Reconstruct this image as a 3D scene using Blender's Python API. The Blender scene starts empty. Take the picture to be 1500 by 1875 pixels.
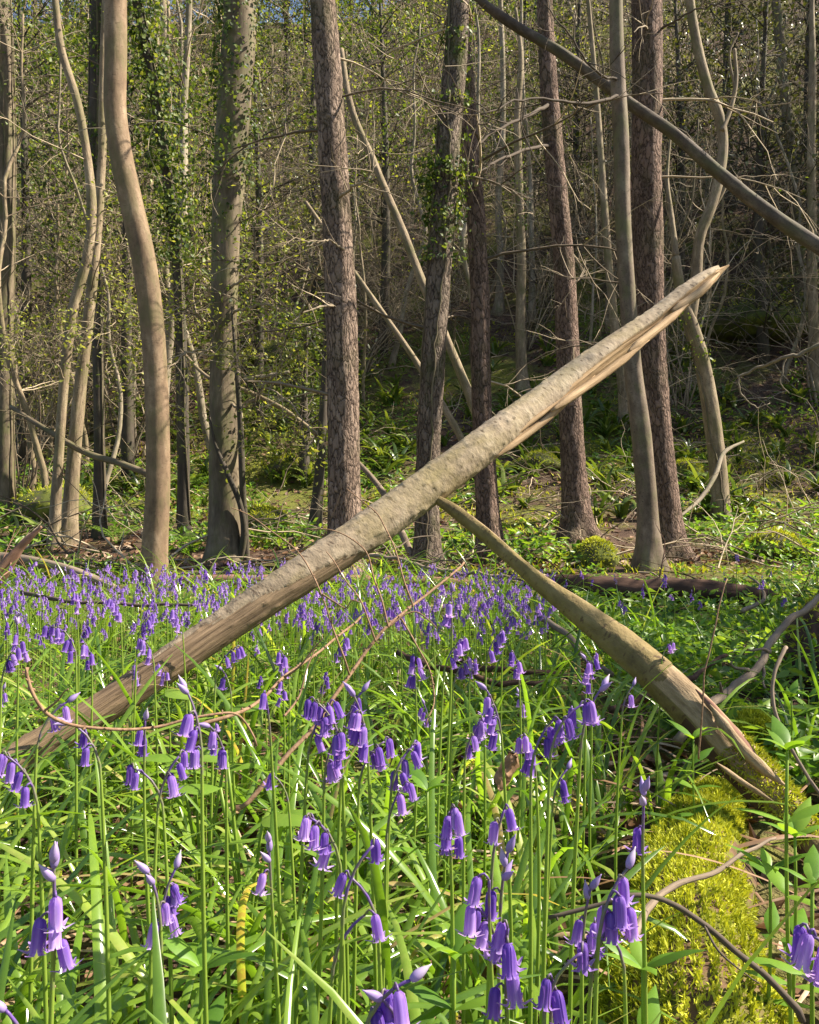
import bpy, math, random
import numpy as np
from mathutils import Vector, Matrix, Euler

S = bpy.context.scene
C = S.collection
R = math.radians
rng = np.random.default_rng(11)
random.seed(5)

# ------------------------------------------------------------------ camera, sky, sun, exposure
FPX, CX, CY, CAMZ = 1572.0, 750.0, 937.5, 0.58          # focal length in photo pixels, centre, eye height
cam_d = bpy.data.cameras.new('camera'); cam = bpy.data.objects.new('camera', cam_d); C.objects.link(cam)
cam.location = (0, 0, CAMZ); cam.rotation_euler = (R(90), 0, 0)
cam_d.sensor_fit = 'HORIZONTAL'; cam_d.sensor_width = 36.0; cam_d.lens = 36.0 * FPX / 1500.0
cam_d.clip_start = 0.02; cam_d.clip_end = 600
S.camera = cam
SUN_AZ, SUN_EL = R(84), R(43)                          # azimuth from +Y towards +X
W = bpy.data.worlds.new('World'); S.world = W; W.use_nodes = True
nt = W.node_tree; nt.nodes.clear()
sky = nt.nodes.new('ShaderNodeTexSky'); sky.sky_type = 'NISHITA'; sky.sun_disc = False
sky.sun_elevation = SUN_EL; sky.sun_rotation = SUN_AZ
bg = nt.nodes.new('ShaderNodeBackground'); bg.inputs[1].default_value = 0.072
wo = nt.nodes.new('ShaderNodeOutputWorld')
nt.links.new(sky.outputs[0], bg.inputs[0]); nt.links.new(bg.outputs[0], wo.inputs[0])
sun_d = bpy.data.lights.new('sun', 'SUN'); sun_d.energy = 5.0; sun_d.angle = R(0.5); sun_d.color = (1, 0.90, 0.75)
sun = bpy.data.objects.new('sun', sun_d); C.objects.link(sun)
to_sun = Vector((math.sin(SUN_AZ) * math.cos(SUN_EL), math.cos(SUN_AZ) * math.cos(SUN_EL), math.sin(SUN_EL)))
sun.rotation_euler = to_sun.to_track_quat('Z', 'Y').to_euler(); sun.location = (20, -8, 20)
S.view_settings.view_transform = 'Standard'; S.view_settings.look = 'None'
S.view_settings.exposure = 1.47; S.view_settings.gamma = 1.0
S.render.engine = 'CYCLES'
S.cycles.use_denoising = True
S.cycles.max_bounces = 6; S.cycles.diffuse_bounces = 3; S.cycles.glossy_bounces = 2
S.cycles.transmission_bounces = 4; S.cycles.transparent_max_bounces = 4
S.cycles.sample_clamp_indirect = 6

# ------------------------------------------------------------------ mesh helpers
class MB:
    """collects vertices, faces, bark coordinates and a per-vertex random number; build() links ONE mesh object"""
    def __init__(s): s.v = []; s.f = []; s.m = []; s.tc = []; s.r = []; s.n = 0
    def add(s, v, faces, mat=0, tc=None, rnd=0.5):
        v = np.asarray(v, float).reshape(-1, 3); k = len(v)
        s.v.append(v)
        for f in faces:
            f = np.asarray(f, int)
            if len(f):
                s.f.append(f + s.n)
                s.m.append(np.full(len(f), mat, int) if np.isscalar(mat) else np.asarray(mat, int))
        s.tc.append(v if tc is None else np.asarray(tc, float).reshape(-1, 3))
        s.r.append(np.full(k, rnd, float) if np.isscalar(rnd) else np.asarray(rnd, float).ravel())
        s.n += k
        return s
    def addmb(s, o, M=None, mat=None):
        v = np.concatenate(o.v)
        if M is not None:
            A = np.array(M); v = v @ A[:3, :3].T + A[:3, 3]
        for f, m in zip(o.f, o.m):
            s.f.append(f + s.n); s.m.append(m if mat is None else np.full(len(f), mat, int))
        s.v.append(v); s.tc.append(np.concatenate(o.tc)); s.r.append(np.concatenate(o.r)); s.n += len(v)
    def mesh(s, name, mats, smooth=True):
        me = bpy.data.meshes.new(name)
        v = np.concatenate(s.v).astype(np.float32)
        lt = np.concatenate([np.full(len(f), f.shape[1], int) for f in s.f])
        li = np.concatenate([f.ravel() for f in s.f]).astype(np.int32)
        mi = np.concatenate(s.m).astype(np.int32)
        ls = np.concatenate(([0], np.cumsum(lt)[:-1])).astype(np.int32)
        me.vertices.add(len(v)); me.vertices.foreach_set('co', v.ravel())
        me.loops.add(len(li)); me.loops.foreach_set('vertex_index', li)
        me.polygons.add(len(lt)); me.polygons.foreach_set('loop_start', ls)
        me.polygons.foreach_set('material_index', mi)
        me.polygons.foreach_set('use_smooth', np.full(len(lt), smooth, bool))
        a = me.attributes.new('tc', 'FLOAT_VECTOR', 'POINT'); a.data.foreach_set('vector', np.concatenate(s.tc).astype(np.float32).ravel())
        a = me.attributes.new('rnd', 'FLOAT', 'POINT'); a.data.foreach_set('value', np.concatenate(s.r).astype(np.float32))
        for m in (mats if isinstance(mats, (list, tuple)) else [mats]): me.materials.append(m)
        me.update(calc_edges=True); me.validate()
        return me
    def build(s, name, mats, parent=None, smooth=True):
        return link(name, s.mesh(name, mats, smooth), parent)

def link(name, me, parent=None):
    o = bpy.data.objects.new(name, me); C.objects.link(o)
    if parent is not None: o.parent = parent
    return o
def tag(o, label=None, cat=None, group=None, kind=None):
    if label: o['label'] = label
    if cat: o['category'] = cat
    if group: o['group'] = group
    if kind: o['kind'] = kind
    return o
def thing(name, label, cat, loc=(0, 0, 0), rz=0, group=None, sc=1.0):
    o = bpy.data.objects.new(name, None); C.objects.link(o)
    o.empty_display_size = .05
    o.location = loc; o.rotation_euler = (0, 0, rz); o.scale = (sc, sc, sc)
    return tag(o, label, cat, group)
def dup(root, loc, rz=0, sc=1.0, label=None, group=None, tilt=(0, 0)):
    r = root.copy(); C.objects.link(r); r.location = loc; r.rotation_euler = (tilt[0], tilt[1], rz); r.scale = (sc, sc, sc)
    if label: r['label'] = label
    if group: r['group'] = group
    for ch in list(root.children):
        c = ch.copy(); C.objects.link(c); c.parent = r
        for g in list(ch.children):
            d = g.copy(); C.objects.link(d); d.parent = c
    return r

def spline(ctrl, n):
    c = np.asarray(ctrl, float)
    if len(c) == 2:
        t = np.linspace(0, 1, n)[:, None]; return c[0] * (1 - t) + c[1] * t
    d = np.concatenate(([0], np.cumsum(np.linalg.norm(np.diff(c[:, :3], axis=0), axis=1) + 1e-9)))
    m = np.gradient(c, d, axis=0)
    q = np.linspace(0, d[-1], n); k = np.clip(np.searchsorted(d, q, 'right') - 1, 0, len(c) - 2)
    h = (d[k + 1] - d[k])[:, None]; t = ((q - d[k])[:, None]) / h
    return (2*t**3 - 3*t**2 + 1) * c[k] + (t**3 - 2*t**2 + t) * h * m[k] + (-2*t**3 + 3*t**2) * c[k+1] + (t**3 - t**2) * h * m[k+1]

def frames(p):
    T = np.gradient(p, axis=0); T /= np.linalg.norm(T, axis=1)[:, None] + 1e-12
    a = np.abs(T.mean(0)); ref = np.zeros(3); ref[np.argmin(a)] = 1
    N = np.cross(T, ref); N /= np.linalg.norm(N, axis=1)[:, None] + 1e-12
    return T, N, np.cross(T, N)

def tube(mb, pts, rad, sides=8, prof=None, mat=0, rnd=None, cap=True):
    """rounded tube along pts; prof(n, sides) multiplies the radius"""
    p = np.asarray(pts, float); n = len(p)
    rad = np.broadcast_to(np.asarray(rad, float), (n,))
    T, N, B = frames(p)
    th = np.arange(sides) * 2 * math.pi / sides
    rr = rad[:, None] * (np.ones((n, sides)) if prof is None else prof)
    off = rr[..., None] * (np.cos(th)[None, :, None] * N[:, None] + np.sin(th)[None, :, None] * B[:, None])
    V = p[:, None] + off
    L = np.concatenate(([0], np.cumsum(np.linalg.norm(np.diff(p, axis=0), axis=1))))
    tc = np.stack([rr * np.cos(th), rr * np.sin(th), np.broadcast_to(L[:, None], (n, sides))], -1)
    i = np.arange(n - 1)[:, None] * sides; j = np.arange(sides)[None]; j2 = (j + 1) % sides
    F = np.stack([i + j, i + j2, i + sides + j2, i + sides + j], -1).reshape(-1, 4)
    V = V.reshape(-1, 3); tc = tc.reshape(-1, 3); tri = []
    if cap:
        V = np.vstack([V, p[0], p[-1]]); tc = np.vstack([tc, [0, 0, 0], [0, 0, L[-1]]])
        a = np.arange(sides); b = (a + 1) % sides
        tri = [np.stack([b, a, np.full(sides, n * sides)], -1), np.stack([(n-1)*sides + a, (n-1)*sides + b, np.full(sides, n*sides + 1)], -1)]
    m = mat
    if rnd is None: rv = 0.5
    elif np.isscalar(rnd): rv = rnd
    else: rv = np.concatenate([np.repeat(rnd, sides), [rnd[0], rnd[-1]] if cap else []])
    mb.add(V, [F] + list(tri), m, tc, rv)
    return mb

def snoise(x, seed=0, oct=3):
    """cheap smooth 3-D value noise in -1..1 for arrays (n,3)"""
    x = np.asarray(x, float); out = np.zeros(x.shape[:-1]); amp = 1; tot = 0
    for o in range(oct):
        q = x * (2 ** o) + seed * 17.3 + o * 5.1
        i = np.floor(q).astype(np.int64); f = q - i; f = f * f * (3 - 2 * f)
        def h(a, b, c):
            n = (i[..., 0] + a) * 374761393 + (i[..., 1] + b) * 668265263 + (i[..., 2] + c) * 2147483647
            n = (n ^ (n >> 13)) * 1274126177
            return ((n ^ (n >> 16)) & 0xffff) / 32767.5 - 1
        v = 0
        for a in (0, 1):
            for b in (0, 1):
                for c in (0, 1):
                    w = (f[..., 0] if a else 1 - f[..., 0]) * (f[..., 1] if b else 1 - f[..., 1]) * (f[..., 2] if c else 1 - f[..., 2])
                    v = v + w * h(a, b, c)
        out += amp * v; tot += amp; amp *= .5
    return out / tot

def ribbons(mb, base, az, length, width, el0, bend, K=7, twist=0.0, keel=.25, mat=0, rnd=None, tip=.75):
    """batch of strap leaves: start elevation el0, bending over by bend (radians) along the length"""
    n = len(base); t = np.linspace(0, 1, K + 1)
    el = el0[:, None] - bend[:, None] * t[None] ** 1.3
    az2 = az[:, None] + (twist * (rng.random(n) - .5))[:, None] * t[None]
    dl = (length / K)[:, None]
    d = np.stack([np.cos(el) * np.cos(az2), np.cos(el) * np.sin(az2), np.sin(el)], -1)
    p = base[:, None] + np.concatenate([np.zeros((n, 1, 3)), np.cumsum(d[:, :-1] * dl[..., None], 1)], 1)
    side = np.stack([-np.sin(az2), np.cos(az2), np.zeros_like(az2)], -1)
    tw = ((rng.random(n) - .5) * 1.4)[:, None] * t[None]
    up = np.cross(side, d)
    side = side * np.cos(tw)[..., None] + up * np.sin(tw)[..., None]; up = np.cross(side, d)
    w = width[:, None] * .5 * np.clip((1 - t ** 3 * tip) * np.minimum(1, .55 + t * 2), 0, 1)[None]
    w[:, -1] = width * .04
    a = p + side * w[..., None] - 0; c = p - side * w[..., None]
    b = p + up * (-keel * w)[..., None]
    V = np.stack([a, b, c], 2).reshape(-1, 3)
    k = np.arange(K)[None, :] * 3 + (np.arange(n) * (K + 1) * 3)[:, None]; k = k.ravel()
    F = np.concatenate([np.stack([k, k + 1, k + 4, k + 3], -1), np.stack([k + 1, k + 2, k + 5, k + 4], -1)])
    r = rng.random(n) if rnd is None else rnd
    mb.add(V, [F], mat, None, np.repeat(r, (K + 1) * 3))
    return mb

def leaf_cards(mb, pos, size, nrm=None, flat=.6, mat=0, rnd=None, aspect=.6, fold=.2):
    """batch of small folded leaves (2 quads each) at pos"""
    n = len(pos)
    if nrm is None: nrm = rng.normal(size=(n, 3))
    else: nrm = nrm + rng.normal(size=(n, 3)) * flat
    nrm /= np.linalg.norm(nrm, axis=1)[:, None] + 1e-9
    u = np.cross(nrm, rng.normal(size=(n, 3))); u /= np.linalg.norm(u, axis=1)[:, None] + 1e-9
    v = np.cross(nrm, u); s = np.broadcast_to(size, (n,))[:, None]
    A = pos - u * s * .5; D = pos + u * s * .55
    m1 = pos - u * s * .05 - nrm * s * fold * .4
    L1 = pos - u * s * .12 + v * s * aspect * .5 + nrm * s * fold * .3; R1 = pos - u * s * .12 - v * s * aspect * .5 + nrm * s * fold * .3
    V = np.stack([A, L1, D, R1, m1], 1).reshape(-1, 3)
    k = np.arange(n) * 5
    F = np.concatenate([np.stack([k, k + 4, k + 1], -1), np.stack([k + 1, k + 4, k + 2], -1), np.stack([k + 2, k + 4, k + 3], -1), np.stack([k + 3, k + 4, k], -1)])
    r = rng.random(n) if rnd is None else rnd
    mb.add(V, [F], mat, None, np.repeat(r, 5))
    return mb

# ------------------------------------------------------------------ place helpers
def slope(x): return np.clip(.73 + .010 * np.asarray(x, float), .69, .98)
def H(x, y):
    x = np.asarray(x, float); y = np.asarray(y, float)
    y0 = 12.0 - .10 * np.clip(x, 0, 8)
    b = slope(x) * 2.0 * np.logaddexp(0, (np.minimum(y, 74) - y0) / 2.0) - .004
    q = np.stack([x, y, x * 0], -1)
    far = np.clip((y - 7) / 8, 0, 1)
    return b + .03 * snoise(q * 1.3, 3, 2) * np.clip((y - .6), 0, 1) + far * (.30 * snoise(q * .45, 4, 3) + .10 * snoise(q * 1.6, 5, 2))
def P(px, py, d): return np.array([(px - CX) / FPX * d, d, CAMZ - (py - CY) / FPX * d])
def gdist(px, py, lo=1.0):
    """distance at which the view ray through a photo pixel meets the ground"""
    d = np.arange(lo, 70, .02); x = (px - CX) / FPX * d; z = CAMZ - (py - CY) / FPX * d
    h = np.where(z <= H(x, d))[0]
    return float(d[h[0]]) if len(h) else 60.0
def G(px, py, lo=1.0):
    d = gdist(px, py, lo); x = (px - CX) / FPX * d
    return np.array([x, d, float(H(x, d))])

# ------------------------------------------------------------------ materials
def newmat(name):
    m = bpy.data.materials.new(name); m.use_nodes = True; t = m.node_tree; t.nodes.clear()
    out = t.nodes.new('ShaderNodeOutputMaterial'); b = t.nodes.new('ShaderNodeBsdfPrincipled')
    t.links.new(b.outputs[0], out.inputs[0]); return m, t, b, out
def attr(t, n):
    a = t.nodes.new('ShaderNodeAttribute'); a.attribute_name = n; return a
def coords(t, src, scale):
    mp = t.nodes.new('ShaderNodeMapping'); mp.inputs['Scale'].default_value = scale
    if src == 'tc': t.links.new(attr(t, 'tc').outputs['Vector'], mp.inputs[0])
    else: t.links.new(t.nodes.new('ShaderNodeTexCoord').outputs['Object'], mp.inputs[0])
    return mp.outputs[0]
def noise(t, vec, scale=1, detail=4, rough=.6, dist=0):
    n = t.nodes.new('ShaderNodeTexNoise'); n.inputs['Scale'].default_value = scale; n.inputs['Detail'].default_value = detail
    n.inputs['Roughness'].default_value = rough; n.inputs['Distortion'].default_value = dist
    if vec is not None: t.links.new(vec, n.inputs['Vector'])
    return n.outputs[0]
def ramp(t, fac, stops):
    r = t.nodes.new('ShaderNodeValToRGB'); e = r.color_ramp.elements
    while len(e) < len(stops): e.new(.5)
    for k, (p, c) in enumerate(stops): e[k].position = p; e[k].color = (*c, 1)
    t.links.new(fac, r.inputs[0]); return r.outputs[0]
def mix(t, fac, a, b, mode='MIX'):
    m = t.nodes.new('ShaderNodeMix'); m.data_type = 'RGBA'; m.blend_type = mode
    for s, v in ((0, fac), (6, a), (7, b)):
        if isinstance(v, (int, float)): m.inputs[s].default_value = v
        elif isinstance(v, tuple): m.inputs[s].default_value = (*v, 1)
        else: t.links.new(v, m.inputs[s])
    return m.outputs[2]
def math_(t, op, a, b=0.0):
    m = t.nodes.new('ShaderNodeMath'); m.operation = op
    for s, v in ((0, a), (1, b)):
        if isinstance(v, (int, float)): m.inputs[s].default_value = v
        else: t.links.new(v, m.inputs[s])
    return m.outputs[0]
def bump(t, b, h, strength, dist):
    n = t.nodes.new('ShaderNodeBump'); n.inputs['Strength'].default_value = strength; n.inputs['Distance'].default_value = dist
    t.links.new(h, n.inputs['Height']); t.links.new(n.outputs[0], b.inputs['Normal'])

def leaf_mat(name, stops, trans=.35, rough=.38, spec=.5, tmul=(1.5, 1.5, .7), objrand=0.0):
    m, t, b, out = newmat(name)
    f = attr(t, 'rnd').outputs['Fac']
    if objrand:
        oi = t.nodes.new('ShaderNodeObjectInfo')
        f = math_(t, 'ADD', math_(t, 'MULTIPLY', f, 1 - objrand), math_(t, 'MULTIPLY', oi.outputs['Random'], objrand))
    nv = noise(t, coords(t, 'obj', (90, 90, 90)), 1, 3, .6)
    f = math_(t, 'ADD', f, math_(t, 'MULTIPLY', math_(t, 'SUBTRACT', nv, .5), .35))
    c = ramp(t, f, stops)
    t.links.new(c, b.inputs['Base Color']); b.inputs['Roughness'].default_value = rough
    b.inputs['Specular IOR Level'].default_value = spec
    tr = t.nodes.new('ShaderNodeBsdfTranslucent'); t.links.new(mix(t, 1.0, c, tmul, 'MULTIPLY'), tr.inputs[0])
    mx = t.nodes.new('ShaderNodeMixShader'); mx.inputs[0].default_value = trans
    t.links.new(b.outputs[0], mx.inputs[1]); t.links.new(tr.outputs[0], mx.inputs[2]); t.links.new(mx.outputs[0], out.inputs[0])
    return m
def pine_mat(name, crack, lo, hi, moss=0.0):
    m, t, b, out = newmat(name); v = coords(t, 'tc', (25, 25, 9))
    nz = t.nodes.new('ShaderNodeTexNoise'); nz.inputs['Scale'].default_value = .9; nz.inputs['Detail'].default_value = 5; t.links.new(v, nz.inputs['Vector'])
    sc = t.nodes.new('ShaderNodeVectorMath'); sc.operation = 'SCALE'; sc.inputs['Scale'].default_value = 2.6; t.links.new(nz.outputs['Color'], sc.inputs[0])
    wv = t.nodes.new('ShaderNodeVectorMath'); wv.operation = 'ADD'; t.links.new(v, wv.inputs[0]); t.links.new(sc.outputs[0], wv.inputs[1])
    vo = t.nodes.new('ShaderNodeTexVoronoi'); vo.feature = 'DISTANCE_TO_EDGE'; t.links.new(wv.outputs[0], vo.inputs['Vector']); vo.inputs['Scale'].default_value = 1.0
    vc = t.nodes.new('ShaderNodeTexVoronoi'); t.links.new(wv.outputs[0], vc.inputs['Vector']); vc.inputs['Scale'].default_value = 1.0
    n2 = noise(t, coords(t, 'tc', (60, 60, 26)), 1.5, 6, .75); n3 = noise(t, coords(t, 'tc', (4, 4, 1.6)), 1, 4, .6)
    sep = t.nodes.new('ShaderNodeSeparateColor'); t.links.new(vc.outputs['Color'], sep.inputs[0])
    f = math_(t, 'ADD', math_(t, 'MULTIPLY', sep.outputs[0], .22), math_(t, 'ADD', math_(t, 'MULTIPLY', n2, .38), math_(t, 'MULTIPLY', n3, .4)))
    plate = ramp(t, f, [(.30, lo), (.66, hi)])
    h = math_(t, 'ADD', math_(t, 'MULTIPLY', ramp(t, vo.outputs['Distance'], [(.0, (0, 0, 0)), (.24, (1, 1, 1))]), .48), math_(t, 'MULTIPLY', n2, .8))
    k = ramp(t, h, [(.36, (0, 0, 0)), (.68, (1, 1, 1))])
    c = mix(t, k, crack, plate)
    if moss:
        g = ramp(t, noise(t, coords(t, 'tc', (2, 2, 1)), 2, 4), [(.5, (0, 0, 0)), (.66, (moss, moss, moss))])
        c = mix(t, g, c, (.085, .10, .025))
    t.links.new(c, b.inputs['Base Color']); b.inputs['Roughness'].default_value = .9; b.inputs['Specular IOR Level'].default_value = .15
    bump(t, b, math_(t, 'ADD', h, math_(t, 'MULTIPLY', sep.outputs[1], .45)), 1.0, .035)
    return m
def smooth_bark(name, lo, mid, hi, streak=(7, 7, 30), moss=None, mossamt=.6, bstr=.35, lent=None):
    m, t, b, out = newmat(name)
    n1 = noise(t, coords(t, 'tc', streak), 1.2, 5, .65); n2 = noise(t, coords(t, 'tc', (5, 5, 2.2)), 1, 4, .6)
    c = ramp(t, math_(t, 'ADD', math_(t, 'MULTIPLY', n1, .45), math_(t, 'MULTIPLY', n2, .55)), [(.34, lo), (.5, mid), (.66, hi)])
    h = n1
    if lent:
        n3 = noise(t, coords(t, 'tc', (55, 55, 130)), 1, 3, .5); k = ramp(t, n3, [(.60, (0, 0, 0)), (.68, (1, 1, 1))])
        c = mix(t, math_(t, 'MULTIPLY', k, .8), c, lent)
    if moss:
        g = ramp(t, noise(t, coords(t, 'tc', (6, 6, 3)), 1, 5, .7), [(.46, (0, 0, 0)), (.64, (mossamt,) * 3)])
        c = mix(t, g, c, moss)
    t.links.new(c, b.inputs['Base Color']); b.inputs['Roughness'].default_value = .82; b.inputs['Specular IOR Level'].default_value = .25
    bump(t, b, h, bstr, .008)
    return m
def wood_mat(name, lo, hi, sc=(120, 120, 6), bs=.6, rough=.75):
    m, t, b, out = newmat(name)
    n1 = noise(t, coords(t, 'tc', sc), 1, 5, .7); n2 = noise(t, coords(t, 'tc', (10, 10, 4)), 1, 3)
    c = ramp(t, math_(t, 'ADD', math_(t, 'MULTIPLY', n1, .65), math_(t, 'MULTIPLY', n2, .35)), [(.33, lo), (.66, hi)])
    t.links.new(c, b.inputs['Base Color']); b.inputs['Roughness'].default_value = rough; b.inputs['Specular IOR Level'].default_value = .2
    bump(t, b, n1, bs, .004); return m
def plain(name, stops, sc=40, rough=.85, src='obj', bs=.3, bd=.004, rndw=.5, spec=.2):
    m, t, b, out = newmat(name)
    n1 = noise(t, coords(t, src, (sc,) * 3), 1, 4, .6)
    f = math_(t, 'ADD', math_(t, 'MULTIPLY', n1, 1 - rndw), math_(t, 'MULTIPLY', attr(t, 'rnd').outputs['Fac'], rndw))
    t.links.new(ramp(t, f, stops), b.inputs['Base Color']); b.inputs['Roughness'].default_value = rough
    b.inputs['Specular IOR Level'].default_value = spec
    bump(t, b, n1, bs, bd); return m

M = {}
M['pine'] = pine_mat('pine_bark', (.045, .030, .023), (.17, .118, .088), (.45, .335, .26), .35)
M['pine_red'] = pine_mat('red_pine_bark', (.06, .040, .032), (.15, .10, .076), (.36, .25, .195), .35)
M['pine_ivy'] = pine_mat('mossy_pine_bark', (.05, .038, .03), (.15, .11, .085), (.34, .27, .21), .8)
M['beech'] = smooth_bark('smooth_brown_bark', (.10, .068, .042), (.20, .136, .083), (.33, .24, .155), (18, 18, 9), (.13, .115, .05), .7, .5, (.10, .065, .04))
M['grey_smooth'] = smooth_bark('smooth_grey_bark', (.08, .058, .042), (.16, .12, .086), (.28, .22, .165), (18, 18, 9), (.14, .14, .06), .65, .5, (.06, .045, .032))
M['olive'] = smooth_bark('olive_bark', (.065, .05, .034), (.135, .104, .068), (.25, .20, .135), (22, 22, 5), (.11, .12, .04), .75, .6)
M['tan'] = smooth_bark('tan_bark', (.10, .074, .048), (.23, .175, .112), (.40, .32, .215), (34, 34, 7), (.13, .13, .045), .6, .8, (.06, .045, .03))
M['pale'] = smooth_bark('pale_pole_bark', (.11, .088, .062), (.25, .205, .148), (.44, .37, .275), (34, 34, 7), (.13, .135, .05), .65, .8, (.07, .055, .04))
M['overhang'] = smooth_bark('weathered_dark_bark', (.045, .034, .026), (.10, .077, .058), (.20, .16, .12), (20, 20, 9), (.11, .11, .05), .6, .6, (.04, .03, .022))
M['darkbark'] = smooth_bark('dark_bark', (.035, .028, .022), (.065, .052, .04), (.11, .09, .065), (16, 16, 6), (.07, .08, .03), .5)
M['hero'] = smooth_bark('broken_trunk_bark', (.14, .105, .068), (.30, .235, .16), (.46, .38, .275), (34, 34, 46), (.24, .195, .07), .6, .45, (.06, .038, .024))
M['hero_brown'] = wood_mat('weathered_brown_wood', (.055, .034, .02), (.36, .25, .15), (190, 190, 8), 1.0)
M['fresh'] = wood_mat('fresh_split_wood', (.20, .115, .05), (.60, .43, .25), (130, 130, 5), 1.0)
M['prop'] = smooth_bark('olive_yellow_bark', (.10, .07, .032), (.215, .16, .066), (.31, .24, .115), (26, 26, 22), (.23, .19, .035), .7, .7, (.085, .05, .03))
M['pith'] = wood_mat('worm_eaten_wood', (.14, .09, .045), (.46, .34, .20), (90, 90, 22), 1.0)
M['deadwood'] = wood_mat('dead_branch_wood', (.09, .066, .047), (.32, .25, .185), (60, 60, 6), .9, .9)
M['redlog'] = wood_mat('reddish_log_bark', (.13, .065, .045), (.33, .19, .135), (30, 30, 5), .8, .9)
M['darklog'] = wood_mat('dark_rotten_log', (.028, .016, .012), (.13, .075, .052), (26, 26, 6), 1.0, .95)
M['larch'] = plain('larch_twig_bark', [(.3, (.13, .07, .04)), (.7, (.36, .23, .14))], 260, .8, 'tc', .4, .001, .2)
M['twig'] = plain('twig_bark', [(.25, (.11, .084, .058)), (.8, (.47, .38, .26))], 30, .85, 'obj', 0, .001, .7)
M['twig_dark'] = plain('dark_twig_bark', [(.3, (.05, .04, .03)), (.75, (.15, .115, .085))], 30, .85, 'obj', 0, .001, .7)
M['moss'] = leaf_mat('yellow_green_moss', [(0, (.15, .18, .016)), (.5, (.43, .46, .036)), (1, (.68, .68, .10))], .25, .7, .15, (1.3, 1.25, .5))
M['mossbase'] = plain('moss_mat', [(.3, (.07, .085, .012)), (.7, (.28, .30, .03))], 120, .95, 'obj', .8, .01, .1)
M['mosslog'] = plain('moss_stained_wood', [(.30, (.05, .03, .02)), (.45, (.14, .085, .05)), (.55, (.11, .115, .02)), (.75, (.28, .28, .04))], 22, .95, 'obj', .9, .012, .05)
M['rock'] = plain('mossy_stone', [(.38, (.075, .065, .045)), (.5, (.07, .085, .02)), (.7, (.17, .19, .03))], 6, .95, 'obj', .8, .02, .1)
M['blade'] = leaf_mat('bluebell_leaf', [(0, (.055, .115, .018)), (.4, (.135, .24, .03)), (.78, (.24, .36, .05)), (.95, (.40, .43, .11)), (1, (.36, .27, .12))], .47, .21, .8, (1.75, 1.75, .6))
M['herb'] = leaf_mat('herb_leaf', [(0, (.05, .125, .016)), (.5, (.125, .24, .028)), (1, (.24, .35, .055))], .42, .42, .45, (1.7, 1.6, .6))
M['mercury'] = leaf_mat('bright_herb_leaf', [(0, (.07, .16, .02)), (.5, (.135, .275, .03)), (1, (.22, .37, .045))], .45, .4, .45, (1.7, 1.55, .55))
M['fern'] = leaf_mat('strap_fern_leaf', [(0, (.035, .07, .014)), (.5, (.10, .155, .028)), (1, (.23, .28, .06))], .32, .3, .55, (1.7, 1.6, .6))
M['ivy'] = leaf_mat('ivy_leaf', [(0, (.026, .048, .013)), (.5, (.068, .108, .022)), (.85, (.16, .21, .04)), (1, (.28, .31, .08))], .38, .5, .3, (1.8, 1.7, .6))
M['young'] = leaf_mat('young_spring_leaf', [(0, (.14, .18, .03)), (.5, (.26, .29, .055)), (1, (.42, .42, .11))], .45, .5, .3, (1.4, 1.35, .6))
M['yew'] = leaf_mat('dark_evergreen_leaf', [(0, (.030, .040, .015)), (.6, (.085, .095, .030)), (1, (.21, .205, .07))], .2, .4, .4, (1.6, 1.6, .6))
M['bell'] = leaf_mat('violet_bell', [(0, (.09, .038, .34)), (.38, (.26, .14, .54)), (.66, (.43, .285, .68)), (1, (.70, .56, .86))], .48, .5, .2, (1.25, 1.0, 1.12), .5)
M['bud'] = leaf_mat('pale_bud', [(0, (.26, .19, .42)), (.6, (.40, .30, .58)), (1, (.55, .50, .52))], .25, .5, .3, (1.1, 1, 1), .5)
M['stem'] = leaf_mat('green_stem', [(0, (.19, .29, .035)), (.86, (.24, .34, .05)), (.95, (.20, .17, .16)), (1, (.18, .10, .36))], .3, .4, .4, (1.4, 1.4, .6))
M['deadleaf'] = leaf_mat('dead_leaf', [(0, (.06, .03, .018)), (.5, (.16, .085, .045)), (.85, (.30, .18, .10)), (1, (.50, .38, .27))], .15, .6, .3, (1.2, 1, .8))

# ground
m, t, b, out = newmat('leaf_litter_ground')
n1 = noise(t, coords(t, 'obj', (7, 7, 7)), 1, 7, .7); n2 = noise(t, coords(t, 'obj', (.55, .55, .55)), 1, 4, .6); n3 = noise(t, coords(t, 'obj', (55, 55, 55)), 1, 3, .7)
c = ramp(t, math_(t, 'ADD', math_(t, 'MULTIPLY', n1, .55), math_(t, 'MULTIPLY', n3, .45)), [(.34, (.028, .018, .014)), (.5, (.085, .055, .040)), (.64, (.185, .125, .09)), (.76, (.33, .25, .18))])
g = ramp(t, math_(t, 'ADD', math_(t, 'MULTIPLY', n1, .4), math_(t, 'MULTIPLY', n2, .6)), [(.46, (0, 0, 0)), (.57, (.85, .85, .85))])
c = mix(t, g, c, ramp(t, n3, [(.3, (.06, .075, .014)), (.7, (.21, .225, .04))]))
t.links.new(c, b.inputs['Base Color']); b.inputs['Roughness'].default_value = .95; b.inputs['Specular IOR Level'].default_value = .1
bump(t, b, math_(t, 'ADD', n1, math_(t, 'MULTIPLY', n3, .6)), .8, .03)
M['ground'] = m

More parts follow.
